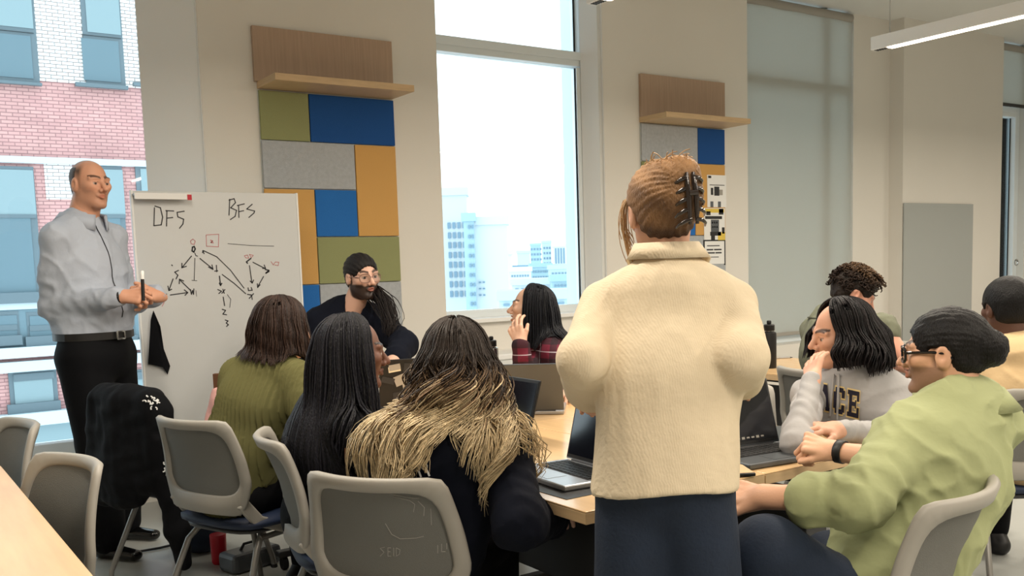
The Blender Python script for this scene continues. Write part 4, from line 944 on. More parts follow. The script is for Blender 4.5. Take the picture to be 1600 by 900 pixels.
for o_s, m_ in ((-.012, 'brown'), (.004, 'black')):
    c_ = mw+ax_*o_s; p.kid(MB().tube([c_+.034*(s1_*math.cos(a)+s2_*math.sin(a)) for a in np.linspace(0, 2*math.pi, 25)], .006, 6), 'bracelet', m_)
# lanyard cord down the front
P0 = p.neck+p.f2*.08+UPZ*.02; cord = np.array([P0*(1-t)+(p.pel+p.f*.16+UPZ*.17)*t for t in np.linspace(0, 1, 18)])+p.f*.12+p.r*.015; cord = project(p, shirt_raw, cord, -p.f, .003)
p.kid(MB().tube(list(cord), .0024, 6), 'lanyard', 'black')
p.finish(); MAN = p
a_ = pd(222, 423, 4.46); b_ = pd(224, 470, 4.47)
mk = empty('marker_pen', tuple(b_), label='dry erase marker upright in the hand of the tall standing person', cat='marker')
dm = a_-b_; MB().tube([(0, 0, 0), tuple(dm*.72)], .008, 12).build('barrel', 'black', mk, True); MB().tube([tuple(dm*.72), tuple(dm*.97), tuple(dm)], [.0085, .0085, .006], 12).build('cap', 'white', mk, True)

# ---------------------------------------------------------------- olive ribbed sweater
H = Head(pd(443, 513, 3.75), 8, 8, 0, .98)
p = Person('person in olive ribbed sweater with straight dark brown hair seen from behind', (1.15, 3.64), 22, .54, pd(428, 562, 3.75), H, (222, 180, 158), 1.0, .95, 1.0, 2, tw=6)
p.arm('R', pd(492, 690, 3.52), pd(500, 730, 3.75)); p.arm('L', pd(352, 668, 4.0), pd(420, 700, 4.2))
def sw_o(P):
    u = (P-p.pel.astype(f32))@p.r.astype(f32); return (p.torso(P, .022, slv=.8, armr=1.05)+.005*wob(P, 22, 21)+.0042*np.cos(6.2832*u/.019)).astype(f32)
p.cloth('sweater', sw_o, 'olive_knit', .0052)
sit_legs(p, 'trousers_black'); p.head_piece(brow=(40, 28, 24), h=.0045)
p.hand('R', p.f-UPZ*.3, UPZ, -1, forearm=.06)
long_hair(p, 520, .19, mono((30, 20, 17), (62, 44, 36)), th0=48, flare=.10, rad=.0026, seed=2, tips=.45, wave=.002)
p.finish(); OLIVE = p

# ---------------------------------------------------------------- black braids
H = Head(pd(552, 553, 3.10), -12, 4, 0, 1.0)
p = Person('person with long thin black braids in dark checked jacket seen side on', (1.25, 2.97), 0, .54, pd(533, 632, 3.14), H, (112, 74, 58), 1.0, .95, 1.02, 3, tw=-6)
p.arm('R', pd(590, 730, 2.95), pd(640, 700, 3.25)); p.arm('L', pd(600, 690, 3.5), pd(660, 680, 3.5))
def sw_b(P): return (p.torso(P, .022, slv=.8)+.004*wob(P, 24, 31)-.006*folds(P, 34, 32)).astype(f32)
p.cloth('jacket', sw_b, 'black_cloth', .0075)
sit_legs(p, 'trousers_black'); p.head_piece(brow=(20, 15, 14))
p.hand('R', p.f, UPZ, -1, forearm=.06); p.hand('L', p.f, UPZ, 1, forearm=.06)
long_hair(p, 330, .44, mono((9, 9, 12), (30, 30, 38)), th0=62, flare=.14, rad=.0040, seed=3, tips=.25, wave=.003, wfreq=2, nside=5, rx=.086, ry=.108, asym=lambda th: np.where(np.cos(th) > .1, .62, 1.0))
# pale check on the right shoulder
cf = []
for (x0, y0, x1, y1, m_) in ((560, 672, 572, 690, 'cream'), (545, 684, 560, 700, 'plastic'), (538, 700, 546, 726, 'brown'), (572, 690, 590, 704, 'plastic')):
    g_ = np.array([pd(x0+(x1-x0)*i/4, y0+(y1-y0)*j/4, 2.75) for j in range(5) for i in range(5)]); g_ = project(p, sw_b, g_, ray((x0+x1)/2, y0), .004)
    Fq = [(j*5+i, j*5+i+1, j*5+i+6, j*5+i+5) for j in range(4) for i in range(4)]; p.kidraw('check_patch', g_, Fq, m_)
p.finish(); BRAID = p

# ---------------------------------------------------------------- wavy blonde
H = Head(pd(715, 570, 2.60), 50, 4, 0, 1.0)
p = Person('person with long wavy dark to blonde hair in navy hoodie seen from behind', (1.22, 2.30), 40, .54, pd(712, 655, 2.60), H, (222, 178, 154), 1.0, .97, 1.05, 4, tw=8)
p.arm('R', pd(812, 815, 2.42), pd(862, 810, 2.75)); p.arm('L', pd(612, 800, 2.75), pd(700, 790, 3.0))
def sw_bl(P):
    hood = ell(P, p.neck-p.f*.095+np.array((0, 0, -.055)), (.15, .07, .085), np.stack([p.r, p.f, UPZ], 1))
    d = smin(p.torso(P, .024, slv=.9), hood, .04); return (d+.005*wob(P, 20, 41)-.007*folds(P, 28, 42)).astype(f32)
p.cloth('hoodie', sw_bl, 'navy_hoodie', .0072)
sit_legs(p, 'trousers_black'); p.head_piece(brow=(60, 45, 35), h=.005); p.hand('R', p.f, UPZ, -1, forearm=.06)
def blonde_col(t, r, rs):
    a, b, c = np.array(lin((52, 43, 38))), np.array(lin((140, 112, 84))), np.array(lin((226, 204, 164)))
    k = np.clip((t-.40-.40*(((r*3.77) % 1)-.5))/.36, 0, 1)[:, None]; v = np.where(k < .5, a+(b-a)*k*2, b+(c-b)*(k-.5)*2); return (v*(.52+.70*((r*7.31) % 1))[:, None]).astype(f32)
p.push_fn = lambda P: smin(p.torso(P, .03), ell(P, p.neck-p.f*.095+np.array((0, 0, -.055)), (.155, .075, .09), np.stack([p.r, p.f, UPZ], 1)), .04)
long_hair(p, 2300, .34, blonde_col, sheet_len=.30, th0=58, K2=24, clumps=75, smooth=8, flare=.22, wave=.022, wfreq=2.2, rad=.0016, seed=4, tips=.8, jitter=.010, rx=.088, ry=.11, dr_off=.03, phr=.7, asym=lambda th: .62+.38*np.clip(np.abs(np.sin(th))*1.25-.1, 0, 1))
# printed circuit emblem on the back
dirn = ray(640, 740)
def decal(p, fn, pts_list, D, r, m, name='emblem'):
    for pts in pts_list:
        g_ = np.array([pd(x, y, D) for x, y in pts]); gg = []
        for i in range(len(g_)-1): gg += [g_[i]*(1-t)+g_[i+1]*t for t in np.linspace(0, 1, 7)[:-1]]
        gg.append(g_[-1]); gg = project(p, fn, np.array(gg), ray(*pts[0]), .004); p.kid(MB().tube(list(gg), r, 6), name, m)
def circ(x, y, r_): return [(x+r_*math.cos(a), y+r_*math.sin(a)) for a in np.linspace(0, 2*math.pi, 11)]
decal(p, sw_bl, [[(603, 738), (603, 728), (618, 719), (648, 723)], circ(653, 724, 4), [(666, 733), (671, 744)], circ(663, 729, 4), [(606, 740), (617, 733)], circ(620, 732, 2), [(631, 733), (655, 736), (659, 746)], circ(629, 732.5, 2)], 2.35, .0028, 'white_print')
p.finish(); BLONDE = p

# ---------------------------------------------------------------- bearded person leaning behind the table
H = Head(pd(566, 433, 5.05), -88, 4, -4, 1.0, jaw=1.05, nose=1.05, open_=.2)
p = Person('bearded person with glasses and long dark ponytail in black hoodie leaning over the far table', (2.22, 5.02), -95, .86, pd(546, 486, 5.12), H, (214, 172, 152), 1.05, 1.0, 1.05, 5)
p.arm('R', pd(486, 565, 5.1), pd(560, 590, 4.75)); p.arm('L', pd(632, 540, 4.9), pd(603, 582, 4.62))
def sw_h(P):
    hood = ell(P, p.neck-p.f*.06+np.array((0, 0, .0)), (.125, .075, .05), np.stack([p.r, p.f, UPZ], 1)); vneck = ell(P, p.neck+p.f*.085+UPZ*.02, (.05, .06, .085), np.stack([p.r, p.f, UPZ], 1))
    d = smax(smin(p.torso(P, .022, sleeve_end=.45), hood, .03), -vneck, .015); return (d+.004*wob(P, 22, 51)-.006*folds(P, 32, 52)).astype(f32)
p.cloth('hoodie', sw_h, 'hoodie_black', .0085)
p.legs('trousers_black', [np.array((2.14, 5.06, .46)), np.array((2.36, 5.06, .46))], [np.array((2.14, 5.10, .1)), np.array((2.36, 5.10, .1))], h=.014, shoes='black')
p.head_piece(brow=(24, 20, 20), beard=(26, 20, 20), beard_k=.95, eye=(40, 26, 20))
p.hand('R', -UPZ*.4+p.f, UPZ, 1, forearm=.16); p.hand('L', -UPZ*.4+p.f, UPZ, -1, forearm=.16)
hc0 = hair_cap_fn(H, .010, .035, -.07)
def hc(P):
    q = H.loc(P); v = q-np.array((0, -.13, -.02), f32); return (hc0(P)+.0018*np.sin(np.arctan2(v[:, 0], v[:, 2])*30)).astype(f32)
V, Q = sdf_mesh(hc, H.c-.15, H.c+.15, .005); p.kidraw('hair', V, Q, 'hair', np.tile(np.array(lin((24, 20, 20)), dtype=f32), (len(V), 1)))
tail = [H.w((.0, -.11, -.03)), H.w((-.09, -.09, -.07)), pd(600, 470, 4.98), pd(612, 500, 4.93), pd(608, 520, 4.90)]; rs = np.random.RandomState(9); N = 130
tt = np.linspace(0, 4, 18); base_ = np.array([[np.interp(t, range(5), [q[i] for q in tail]) for i in range(3)] for t in tt])
pr_ = rs.randn(N, 1, 3)*.016*(.5+np.sin(np.linspace(0, 3, 18)))[None, :, None]+base_[None]+.006*np.sin(np.linspace(0, 9, 18)[None, :, None]+rs.rand(N, 1, 3)*6)
V, Fq = sweep(pr_, .003*np.linspace(1, .5, 18)[None], 4); p.kidraw('ponytail', V, Fq, 'hair', np.tile(np.array(lin((30, 24, 24)), dtype=f32), (len(V), 1)))
def glasses(p, rim, w_=.026, hh=.019, r=.0022, y=.104, zc=.002, name='glasses', square=False):
    H = p.hd; mb = MB(); ln = []
    for s_ in (-1, 1):
        ex = 4 if square else 2.6
        pts = []
        for a in np.linspace(0, 2*math.pi, 25):
            c, s__ = math.cos(a), math.sin(a); rr = (abs(c)**ex+abs(s__)**ex)**(-1/ex); x = s_*.034+c*rr*w_; pts.append(H.w((x, y-abs(x)*abs(x)*4.5, zc+s__*rr*hh)))
        mb.tube(pts, r, 6); ln.append(pts)
        mb.tube([H.w((s_*(.034+w_), y-.0155, zc+.006)), H.w((s_*.079, .02, zc+.008)), H.w((s_*.080, -.018, zc+.004)), H.w((s_*.078, -.034, zc-.012))], r*1.1, 6)
    mb.tube([H.w((-.009, y-.0005, zc+.004)), H.w((0, y+.002, zc+.007)), H.w((.009, y-.0005, zc+.004))], r, 6)
    o = p.kid(mb, name, rim)
    for pts in ln: p.kidraw('lens', np.array(pts[:-1]), [tuple(range(24))], 'lens')
M('rim_metal', (150, 120, 110), .3, metal=.6); glasses(p, 'rim_metal', .027, .022, .0018)
p.finish(); HOOD = p

# ---------------------------------------------------------------- red plaid
H = Head(pd(829, 482, 5.0), 138, -6, 0, 1.0, smile=1.0, open_=.6)
p = Person('laughing person in red plaid shirt with straight black hair by the window', (3.12, 4.00), 172, .54, pd(852, 532, 4.98), H, (218, 176, 152), 1.0, .95, .98, 6, tw=-20)
p.arm('R', pd(818, 592, 4.75), pd(813, 538, 4.70)); p.arm('L', pd(905, 600, 4.65), pd(893, 612, 4.35))
def sw_p(P): return (p.torso(P, .018, slv=.9, sleeve_end=.92)+.003*wob(P, 24, 61)-.006*folds(P, 34, 62)).astype(f32)
p.cloth('plaid_shirt', sw_p, 'plaid', .0078); collar(p, 'plaid', .05, .068)
sit_legs(p, 'trousers_black'); p.head_piece(brow=(24, 18, 18))
p.hand('R', pd(803, 506, 4.72)-pd(813, 538, 4.70), ray(790, 530)*-1.0+_R*-.6, 1, (22, 26, 20), forearm=.07)
p.hand('L', pd(868, 621, 4.25)-pd(893, 612, 4.35), UPZ, 1, (15, 35, 20), forearm=.12)
long_hair(p, 380, .24, mono((9, 11, 16), (26, 28, 36)), th0=66, flare=.10, rad=.0028, seed=6, tips=.3, rx=.088, ry=.112)
p.finish()

# ---------------------------------------------------------------- standing person in cream blouse
H = Head(pd(1033, 332, 2.14), 64, 4, 3, .88)
p = Person('standing person in cream gauze blouse and dark trousers with clipped up hair seen from behind', (1.50, 1.60), 47, .80, pd(1044, 404, 2.14), H, (206, 158, 132), .95, .93, 1.0, 7, tw=0); UPB = nrm(p.neck-pd(1040, 735, 2.10))
for sd_ in 'LR': p.sh[sd_] = p.sh[sd_]-UPB*.030
p.pel = pd(1040, 735, 2.10); p.org = np.array((p.pel[0], p.pel[1], 0)); p.sp = p.neck-p.pel
p.arm('L', pd(912, 562, 2.06), pd(928, 632, 2.36)); p.arm('R', pd(1156, 558, 2.02), pd(1150, 610, 2.34))
zh = pd(1040, 762, 2.1)[2]
def blouse(P):
    a, b = p.pel, p.neck; lp = lambda t, y=0: a+(b-a)*t+p.f*y
    d = capE(P, lp(-.15), lp(.45), (.156, .122), (.152, .116), p.r); d = smin(d, capE(P, lp(.45), lp(.80, -.01), (.152, .116), (.150, .085), p.r), .05)
    d = smin(d, cap(P, lp(.93, -.015), p.sh['L'], .052, .052), .04); d = smin(d, cap(P, lp(.93, -.015), p.sh['R'], .052, .052), .04); d = smin(d, cap(P, lp(.86, -.015), lp(1.0), .075, .052), .04)
    for sd in 'LR':
        e, w_ = p.arms[sd]; sh = p.sh[sd]; we = e+(w_-e)*.55
        ar = smin(cap(P, sh, e, .054, .054), cap(P, e, we, .054, .058), .03); d = smin(d, ar, .014)
    u = (P-a.astype(f32))@p.r.astype(f32); lo = np.clip((b[2]-.1-P[:, 2])/.5, 0, 1)
    d = d+.004*wob(P, 17, 71, (1, 1, .35))-.007*folds(P, 30, 72, (1, 1, .28))*(.3+.7*lo)+.0012*wob(P, 150, 73, (1, 1, .2))
    d = smax(d, zh+.012*np.sin(u*14+1)-P[:, 2], .008)
    for sd in 'LR':
        e, w_ = p.arms[sd]; we = e+(w_-e)*.62; ax = nrm(w_-e); d = smax(d, -cap(P, e+(w_-e)*.40, e+(w_-e)*1.6, .046, .055), .006); d = smax(d, ((P-we.astype(f32))@ax.astype(f32)), .006)
    return d.astype(f32)
p.cloth('blouse', blouse, 'cream_gauze', .0062, bb([p.pel, p.neck, *p.arms['L'], *p.arms['R'], p.pel-UPZ*.12], .2))
collar(p, 'cream_gauze', .052, .058, off=.006)
# hem band
an = [np.array((p.pel[0], p.pel[1], .1))-p.r*.10, np.array((p.pel[0], p.pel[1], .1))+p.r*.10]
kn = [a_*.55+(p.pel+s_*p.r*.08)*.45 for a_, s_ in zip(an, (-1, 1))]
p.legs('jeans_dark', kn, an, h=.008, r=(.090, .084, .078), shoes='black', hipw=.066, pw=.88)
p.head_piece(brow=(90, 66, 48), neck_r=.050)
for sd in 'LR': p.hand(sd, p.f+UPZ*.1, UPZ, 1 if sd == 'L' else -1, forearm=.16)
# hair pulled up to a claw clip
def up_fn(P):
    q = H.loc(P); d = hair_cap_fn(H, .013, .05, -.075)(P)/H.sc; d = smin(d, ell(q, (.022, -.115, .030), (.050, .040, .072)), .03); d = smin(d, ell(q, (.020, -.095, .085), (.05, .05, .035)), .03)
    # combed grooves converging on the twist
    v = q-np.array((.03, -.15, .05), f32); an_ = np.arctan2(v[:, 2], v[:, 0]-.0); d = d+.0022*np.sin(an_*34+3*np.sin(q[:, 1]*40))*np.clip((.10-np.abs(q[:, 0]))/.05, 0, 1)
    return (d*H.sc).astype(f32)
V, Q = sdf_mesh(up_fn, H.c-.17, H.c+.17, .0042); ql = H.loc(V.astype(f32)); nz = .5+.5*wob(ql, 90, 8, (1, 1, 1)); a_, b_ = np.array(lin((74, 54, 40))), np.array(lin((176, 134, 92)))
kk = np.clip(.25+ql[:, 2]*4+.35*(nz-.5), 0, 1)[:, None]; p.kidraw('hair', V, Q, 'hair', (a_*(1-kk)+b_*kk).astype(f32))
rs = np.random.RandomState(5); st = []      # flyaway strands at the crown and by the face
for i in range(60):
    x0 = rs.uniform(-.05, .06); q0 = np.array((x0, rs.uniform(-.12, .0), .115)); d_ = np.array((rs.randn()*.012, -.015+rs.randn()*.015, .015+.02*rs.rand())); st.append([H.w(q0+d_*t+np.array((0, -.01, -.02))*t*t) for t in np.linspace(0, 1, 8)])
for i in range(26):
    q0 = np.array((-.078, .035+rs.randn()*.012, .045)); b0, b1, b2, L0 = rs.uniform(.004, .024), rs.uniform(2, 4), rs.randn()*.012, rs.uniform(.09, .18); st.append([H.w(q0+np.array((-b0*math.sin(b1*t)+.004*t, .010*t+b2*t, -L0*t))) for t in np.linspace(0, 1, 8)])
V, Fq = sweep(np.array(st), .0012, 3); p.kidraw('loose_strand', V, Fq, 'hair', np.tile(np.array(lin((196, 160, 118)), dtype=f32), (len(V), 1)))['kind'] = 'stuff'
M('claw', (34, 24, 20), .1, coat=.6)
mb = MB()
for s_ in (-1, 1):
    for k in range(5):
        z0 = .062-k*.025; mb.tube([H.w((.028+s_*.006, -.160, z0)), H.w((.028+s_*.020, -.160, z0-.004)), H.w((.028+s_*.032, -.148, z0-.010)), H.w((.028+s_*.036, -.132, z0-.016))], [.0045, .0045, .0035, .002], 8)
    mb.tube([H.w((.028+s_*.008, -.158, .072)), H.w((.028+s_*.009, -.165, .02)), H.w((.028+s_*.009, -.156, -.05))], [.004, .006, .004], 8)
mb.tube([H.w((.018, -.170, .022)), H.w((.038, -.170, .022))], .006, 10)
p.kid(mb, 'claw_clip', 'claw', label='dark glossy claw clip')
p.finish(); STAND = p

# ---------------------------------------------------------------- curly hair, looking down
H = Head(pd(1334, 460, 4.8), -42, 30, 0, 1.02)
p = Person('person with short curly hair in olive shirt looking down at far table', (3.92, 2.92), -20, .54, pd(1298, 496, 4.78), H, (206, 150, 128), 1.05, 1.0, 1.05, 8)
p.arm('R', pd(1378, 512, 4.62), pd(1428, 580, 4.5)); p.arm('L', pd(1370, 560, 5.1), pd(1420, 575, 5.1))
def sw_c(P): return (p.torso(P, .018, sleeve_end=.15)+.004*wob(P, 22, 81)-.006*folds(P, 32, 82)).astype(f32)
p.cloth('shirt', sw_c, 'olive_shirt', .009); collar(p, 'olive_shirt', .05, .066)
sit_legs(p, 'trousers_black', h=.014); p.head_piece(brow=(40, 28, 22))
p.hand('R', nrm(pd(1445, 600, 4.5)-pd(1428, 580, 4.5)), UPZ, -1, forearm=.24); p.hand('L', p.f, UPZ, 1, forearm=.2)
V, Q = sdf_mesh(hair_cap_fn(H, .012, .05, -.06, bumps=.003), H.c-.15, H.c+.15, .0055); p.kidraw('hair', V, Q, 'hair', np.tile(np.array(lin((30, 22, 18)), dtype=f32), (len(V), 1)))
rs = np.random.RandomState(3); st = []; cc_ = []
for i in range(420):
    th = rs.uniform(0, 6.283); ph = rs.uniform(0, 1.95); v = np.array((math.sin(ph)*math.sin(th), math.sin(ph)*math.cos(th)*1.0, math.cos(ph)))
    if v[1] > .55 and v[2] < .45: continue
    if v[2] < .12 and v[1] > -.12: continue
    q0 = np.array((0, -.012, .04))+v*np.array((.083, .108, .092)); n_ = v; t1 = nrm(np.cross(n_, rs.randn(3))); t2 = np.cross(n_, t1); rr = rs.uniform(.007, .012); fw_ = .020 if v[1] > .3 else 0
    st.append([H.w(q0+n_*(.004+.030*t*rs.uniform(.6, 1))+t1*rr*math.cos(t*11)+t2*rr*math.sin(t*11)+np.array((0, fw_*t, -.012*t))) for t in np.linspace(0, 1, 12)]); cc_.append(np.array(lin((38, 26, 20)))*(1-.0)+np.array(lin((120, 92, 64)))*max(0, v[2]-.35)*rs.rand()*1.5)
V, Fq = sweep(np.array(st), .0032, 4); p.kidraw('curls', V, Fq, 'hair', np.repeat(np.array(cc_), 12*4, axis=0).astype(f32))
p.finish()

# ---------------------------------------------------------------- grey lettered hoodie
H = Head(pd(1312, 522, 3.52), 150, 10, 8, 1.0, smile=.9)
p = Person('smiling person in grey lettered hoodie resting cheek on hand', (3.20, 2.22), 196, .54, pd(1330, 592, 3.52), H, (208, 158, 132), 1.0, 1.06, .97, 9, tw=18)
el = pz(1248, 692, .785); p.arm('R', el, pd(1268, 594, 3.18)); p.arm('L', pd(1398, 682, 3.35), pd(1305, 672, 3.02))
def sw_pc(P):
    hood = ell(P, p.neck-p.f*.07+np.array((0, 0, -.02)), (.13, .075, .06), np.stack([p.r, p.f, UPZ], 1))
    return (smin(p.torso(P, .028, slv=.9, sleeve_end=.95, aoff=.007), hood, .03)+.004*wob(P, 21, 91)-.007*folds(P, 30, 92)).astype(f32)
p.cloth('hoodie', sw_pc, 'grey_fleece', .0068)
sit_legs(p, 'trousers_black', h=.013); p.head_piece(brow=(30, 22, 20))
p.hand('R', nrm(pd(1274, 545, 3.30)-pd(1268, 594, 3.18)), -nrm(H.c-pd(1272, 570, 3.2))+_R*-.3, -1, (6, 14, 10), forearm=.08)
p.hand('L', nrm(pd(1262, 664, 2.96)-pd(1305, 672, 3.02)), UPZ+_F*-.3, -1, (20, 35, 25), forearm=.08)
long_hair(p, 420, .17, mono((10, 9, 11), (34, 28, 30)), th0=56, flare=.42, rad=.0029, seed=9, tips=.5, wave=.010, wfreq=1.2, rx=.092, ry=.115, rz=.105, part=.02, asym=lambda th: np.where(np.cos(th) > -.2, .78, 1.0))
# chest letters P A C E, slab serif, laid on the cloth
chest_s = lambda P: (p.torso(P, .028, arms=False)+.004*wob(P, 21, 91)-.007*folds(P, 30, 92)).astype(f32)
M('letter', (26, 22, 40), .85); M('letter_gold', (226, 200, 140), .85)
def rect(x0, y0, x1, y1): return [(x0, y0), (x1, y0), (x1, y1), (x0, y1)]
def para(x0, y0, x1, y1, w_): return [(x0, y0), (x0+w_, y0), (x1+w_, y1), (x1, y1)]
LET = {'P': [rect(.15, 0, .38, 1), rect(.38, .82, .75, 1), rect(.38, .42, .75, .58), rect(.68, .45, .90, .95), rect(0, 0, .55, .14), rect(0, .86, .38, 1)],
       'A': [para(.08, 0, .38, 1, .24), para(.68, 0, .40, 1, .24), rect(.28, .28, .72, .42), rect(0, 0, .42, .14), rect(.58, 0, 1.0, .14)],
       'C': [rect(.05, .18, .30, .82), rect(.18, .82, .80, 1), rect(.18, 0, .80, .18), rect(.68, .62, .92, .92), rect(.68, .08, .92, .36)],
       'E': [rect(.12, 0, .36, 1), rect(0, 0, .9, .17), rect(0, .83, .9, 1), rect(.36, .42, .66, .58), rect(.72, .12, .9, .38), rect(.72, .62, .9, .88), rect(.58, .34, .68, .66)]}
def letters(p, fn, word, corner, ux, uy, w_, h_, gap, direc, mat, m, name='letter', grow=0):
    for i, ch in enumerate(word):
        V = []; Fq = []
        for quad in LET[ch]:
            qa = np.array(quad); c_ = qa.mean(0); qa = c_+(qa-c_)*(1+0*grow)+np.sign(qa-c_)*grow; n = 6; b0 = len(V)
            for j in range(n):
                for k in range(n):
                    s_, t_ = k/(n-1), j/(n-1); pt = (qa[0]*(1-s_)+qa[1]*s_)*(1-t_)+(qa[3]*(1-s_)+qa[2]*s_)*t_
                    V.append(corner+ux*((w_+gap)*i+w_*pt[0])+uy*(h_*pt[1]))
            Fq += [(b0+j*n+k, b0+j*n+k+1, b0+(j+1)*n+k+1, b0+(j+1)*n+k) for j in range(n-1) for k in range(n-1)]
        V = project(p, fn, np.array(V), direc, m); p.kidraw(name, V, Fq, mat)
Dt = 3.30; chest = lambda P: p.torso(P, .026, arms=False); c0 = pd(1252, 634, Dt); ux = nrm(pd(1345, 656, Dt)-pd(1249, 634, Dt)); uy = nrm(pd(1252, 590, Dt)-pd(1250, 634, Dt)); px_ = Dt/FPX
letters(p, chest_s, 'PACE', c0, ux, uy, 21.5*px_, 43*px_, 3*px_, ray(1310, 630), 'letter_gold', .003, 'letter_outline', .06)
letters(p, chest_s, 'PACE', c0, ux, uy, 21.5*px_, 43*px_, 3*px_, ray(1310, 630), 'letter', .0055)
for (xa_, xb_, yb_) in ((1303, 1296, 652), (1311, 1308, 658)):
    g_ = np.array([pd(xa_*(1-t)+xb_*t, 582*(1-t)+yb_*t, 3.25) for t in np.linspace(0, 1, 14)]); g_ = project(p, chest_s, g_, ray(1305, 620), .008); p.kid(MB().tube(list(g_), .004, 6), 'drawstring', 'grey_fleece')
p.finish(); PACE = p

# ---------------------------------------------------------------- green shirt
H = Head(pd(1474, 552, 2.45), 114, 2, 0, .92, jaw=1.06)
p = Person('person in pale green shirt with black bun and dark framed glasses seated at right front', (1.96, 1.35), 97, .54, pd(1508, 636, 2.42), H, (214, 166, 136), .98, 1.12, 1.08, 10, tw=-8)
we = pz(1304, 704, .795)
p.arm('L', pd(1340, 782, 2.14), pd(1194, 776, 2.26)); p.arm('R', pd(1420, 726, 2.62), we)
def sw_g(P):
    d = p.torso(P, .016, sleeve_end=.0, belly=.02, armr=1.06)
    for sd, e_, r_ in (('L', .42, .047), ('R', .3, .048)):
        e, w_ = p.arms[sd]; c_ = e+(w_-e)*e_; d = smin(d, cap(P, e, c_, .052, .046), .03); d = smin(d, cap(P, c_-nrm(w_-e)*.012, c_+nrm(w_-e)*.014, r_+.006), .008)
    return (d+.005*wob(P, 19, 101)-.012*folds(P, 24, 102)-.006*folds(P, 46, 103)).astype(f32)
p.cloth('shirt', sw_g, 'green_shirt', .0062); collar(p, 'green_shirt', .080, .082, off=.012)
kn = [pd(1200, 862, 2.20), np.array((2.24, 1.70, .50))]; an = [np.array((kn[0][0]+.0, kn[0][1]+.05, .11)), np.array((2.24, 1.74, .11))]
p.legs('jeans_dark', kn, an, h=.009, shoes='black', r=(.095, .072, .055))
p.head_piece(brow=(24, 18, 16), beard=(44, 32, 28), beard_k=.6, neck_r=.060)
p.hand('L', nrm(pd(1140, 772, 2.22)-pd(1186, 778, 2.16)), UPZ*.6-_F*.6, -1, (20, 25, 20), forearm=.17, size=1.0)
p.hand('R', nrm(pd(1255, 690, 2.72)-pd(1304, 704, 2.7)), UPZ*.8-_F*.6, -1, (70, 80, 50), forearm=.2, size=1.0, th=(.045, .06, -.02))
hcf = hair_cap_fn(H, .012, .05, -.055)
def hair_g(P):
    q = H.loc(P); d = hcf(P)/H.sc; d = smin(d, ell(q, (.0, -.122, .012), (.050, .042, .052)), .02); return ((d+.0016*np.sin(np.arctan2(q[:, 2]-.0, q[:, 0]+.001)*40)+.002*wob(q, 120, 5))*H.sc).astype(f32)
V, Q = sdf_mesh(hair_g, H.c-.2, H.c+.2, .0048); p.kidraw('hair', V, Q, 'hair', np.tile(np.array(lin((16, 14, 15)), dtype=f32), (len(V), 1)))
M('rim_black', (12, 12, 14), .25); glasses(p, 'rim_black', .029, .021, .0034, y=.106, square=True)
ax_ = nrm(p.arms['R'][1]-p.arms['R'][0]); c_ = p.arms['R'][1]-ax_*.02; s1_ = nrm(np.cross(ax_, UPZ)); s2_ = np.cross(s1_, ax_); mb = MB()
V = []
for a in np.linspace(0, 2*math.pi, 29)[:-1]:
    o = s1_*math.cos(a)+s2_*math.sin(a)
    for rr, xx in ((.031, -.013), (.034, -.011), (.034, .011), (.031, .013)): V.append(c_+o*rr+ax_*xx)
Fq = [(i*4+j, i*4+(j+1) % 4, ((i+1) % 28)*4+(j+1) % 4, ((i+1) % 28)*4+j) for i in range(28) for j in range(4)]
p.kidraw('wristband', V, Fq, 'black')
p.finish(); GREEN = p

# ---------------------------------------------------------------- beige hoodie at the right edge
H = Head(pd(1572, 482, 3.88), 62, 6, 0, 1.0)
p = Person('person in beige hoodie with short black hair at the right edge seen from behind', (3.83, 1.98), 55, .54, pd(1592, 546, 3.86), H, (88, 60, 48), 1.05, 1.05, 1.1, 11)
p.arm('L', pd(1560, 690, 3.9), pd(1600, 700, 4.2)); p.arm('R', pd(1680, 690, 3.6), pd(1690, 680, 3.95))
def sw_be(P):
    hood = ell(P, p.neck-p.f*.075+np.array((0, 0, -.01)), (.15, .085, .075), np.stack([p.r, p.f, UPZ], 1)); hood = smax(hood, -ell(P, p.neck-p.f*.045+UPZ*.055, (.10, .06, .06), np.stack([p.r, p.f, UPZ], 1)), .01)
    return (smin(p.torso(P, .026, slv=.9), hood, .025)+.004*wob(P, 20, 111)-.006*folds(P, 30, 112)).astype(f32)
p.cloth('hoodie', sw_be, 'beige_fleece', .008)
sit_legs(p, 'trousers_black', h=.013); p.head_piece(brow=(14, 12, 12), neck_r=.056); p.hand('L', p.f, UPZ, 1)
V, Q = sdf_mesh(hair_cap_fn(H, .014, .045, -.065, bumps=.0010), H.c-.15, H.c+.15, .005); p.kidraw('hair', V, Q, 'hair', np.tile(np.array(lin((12, 11, 12)), dtype=f32), (len(V), 1)))
p.finish()

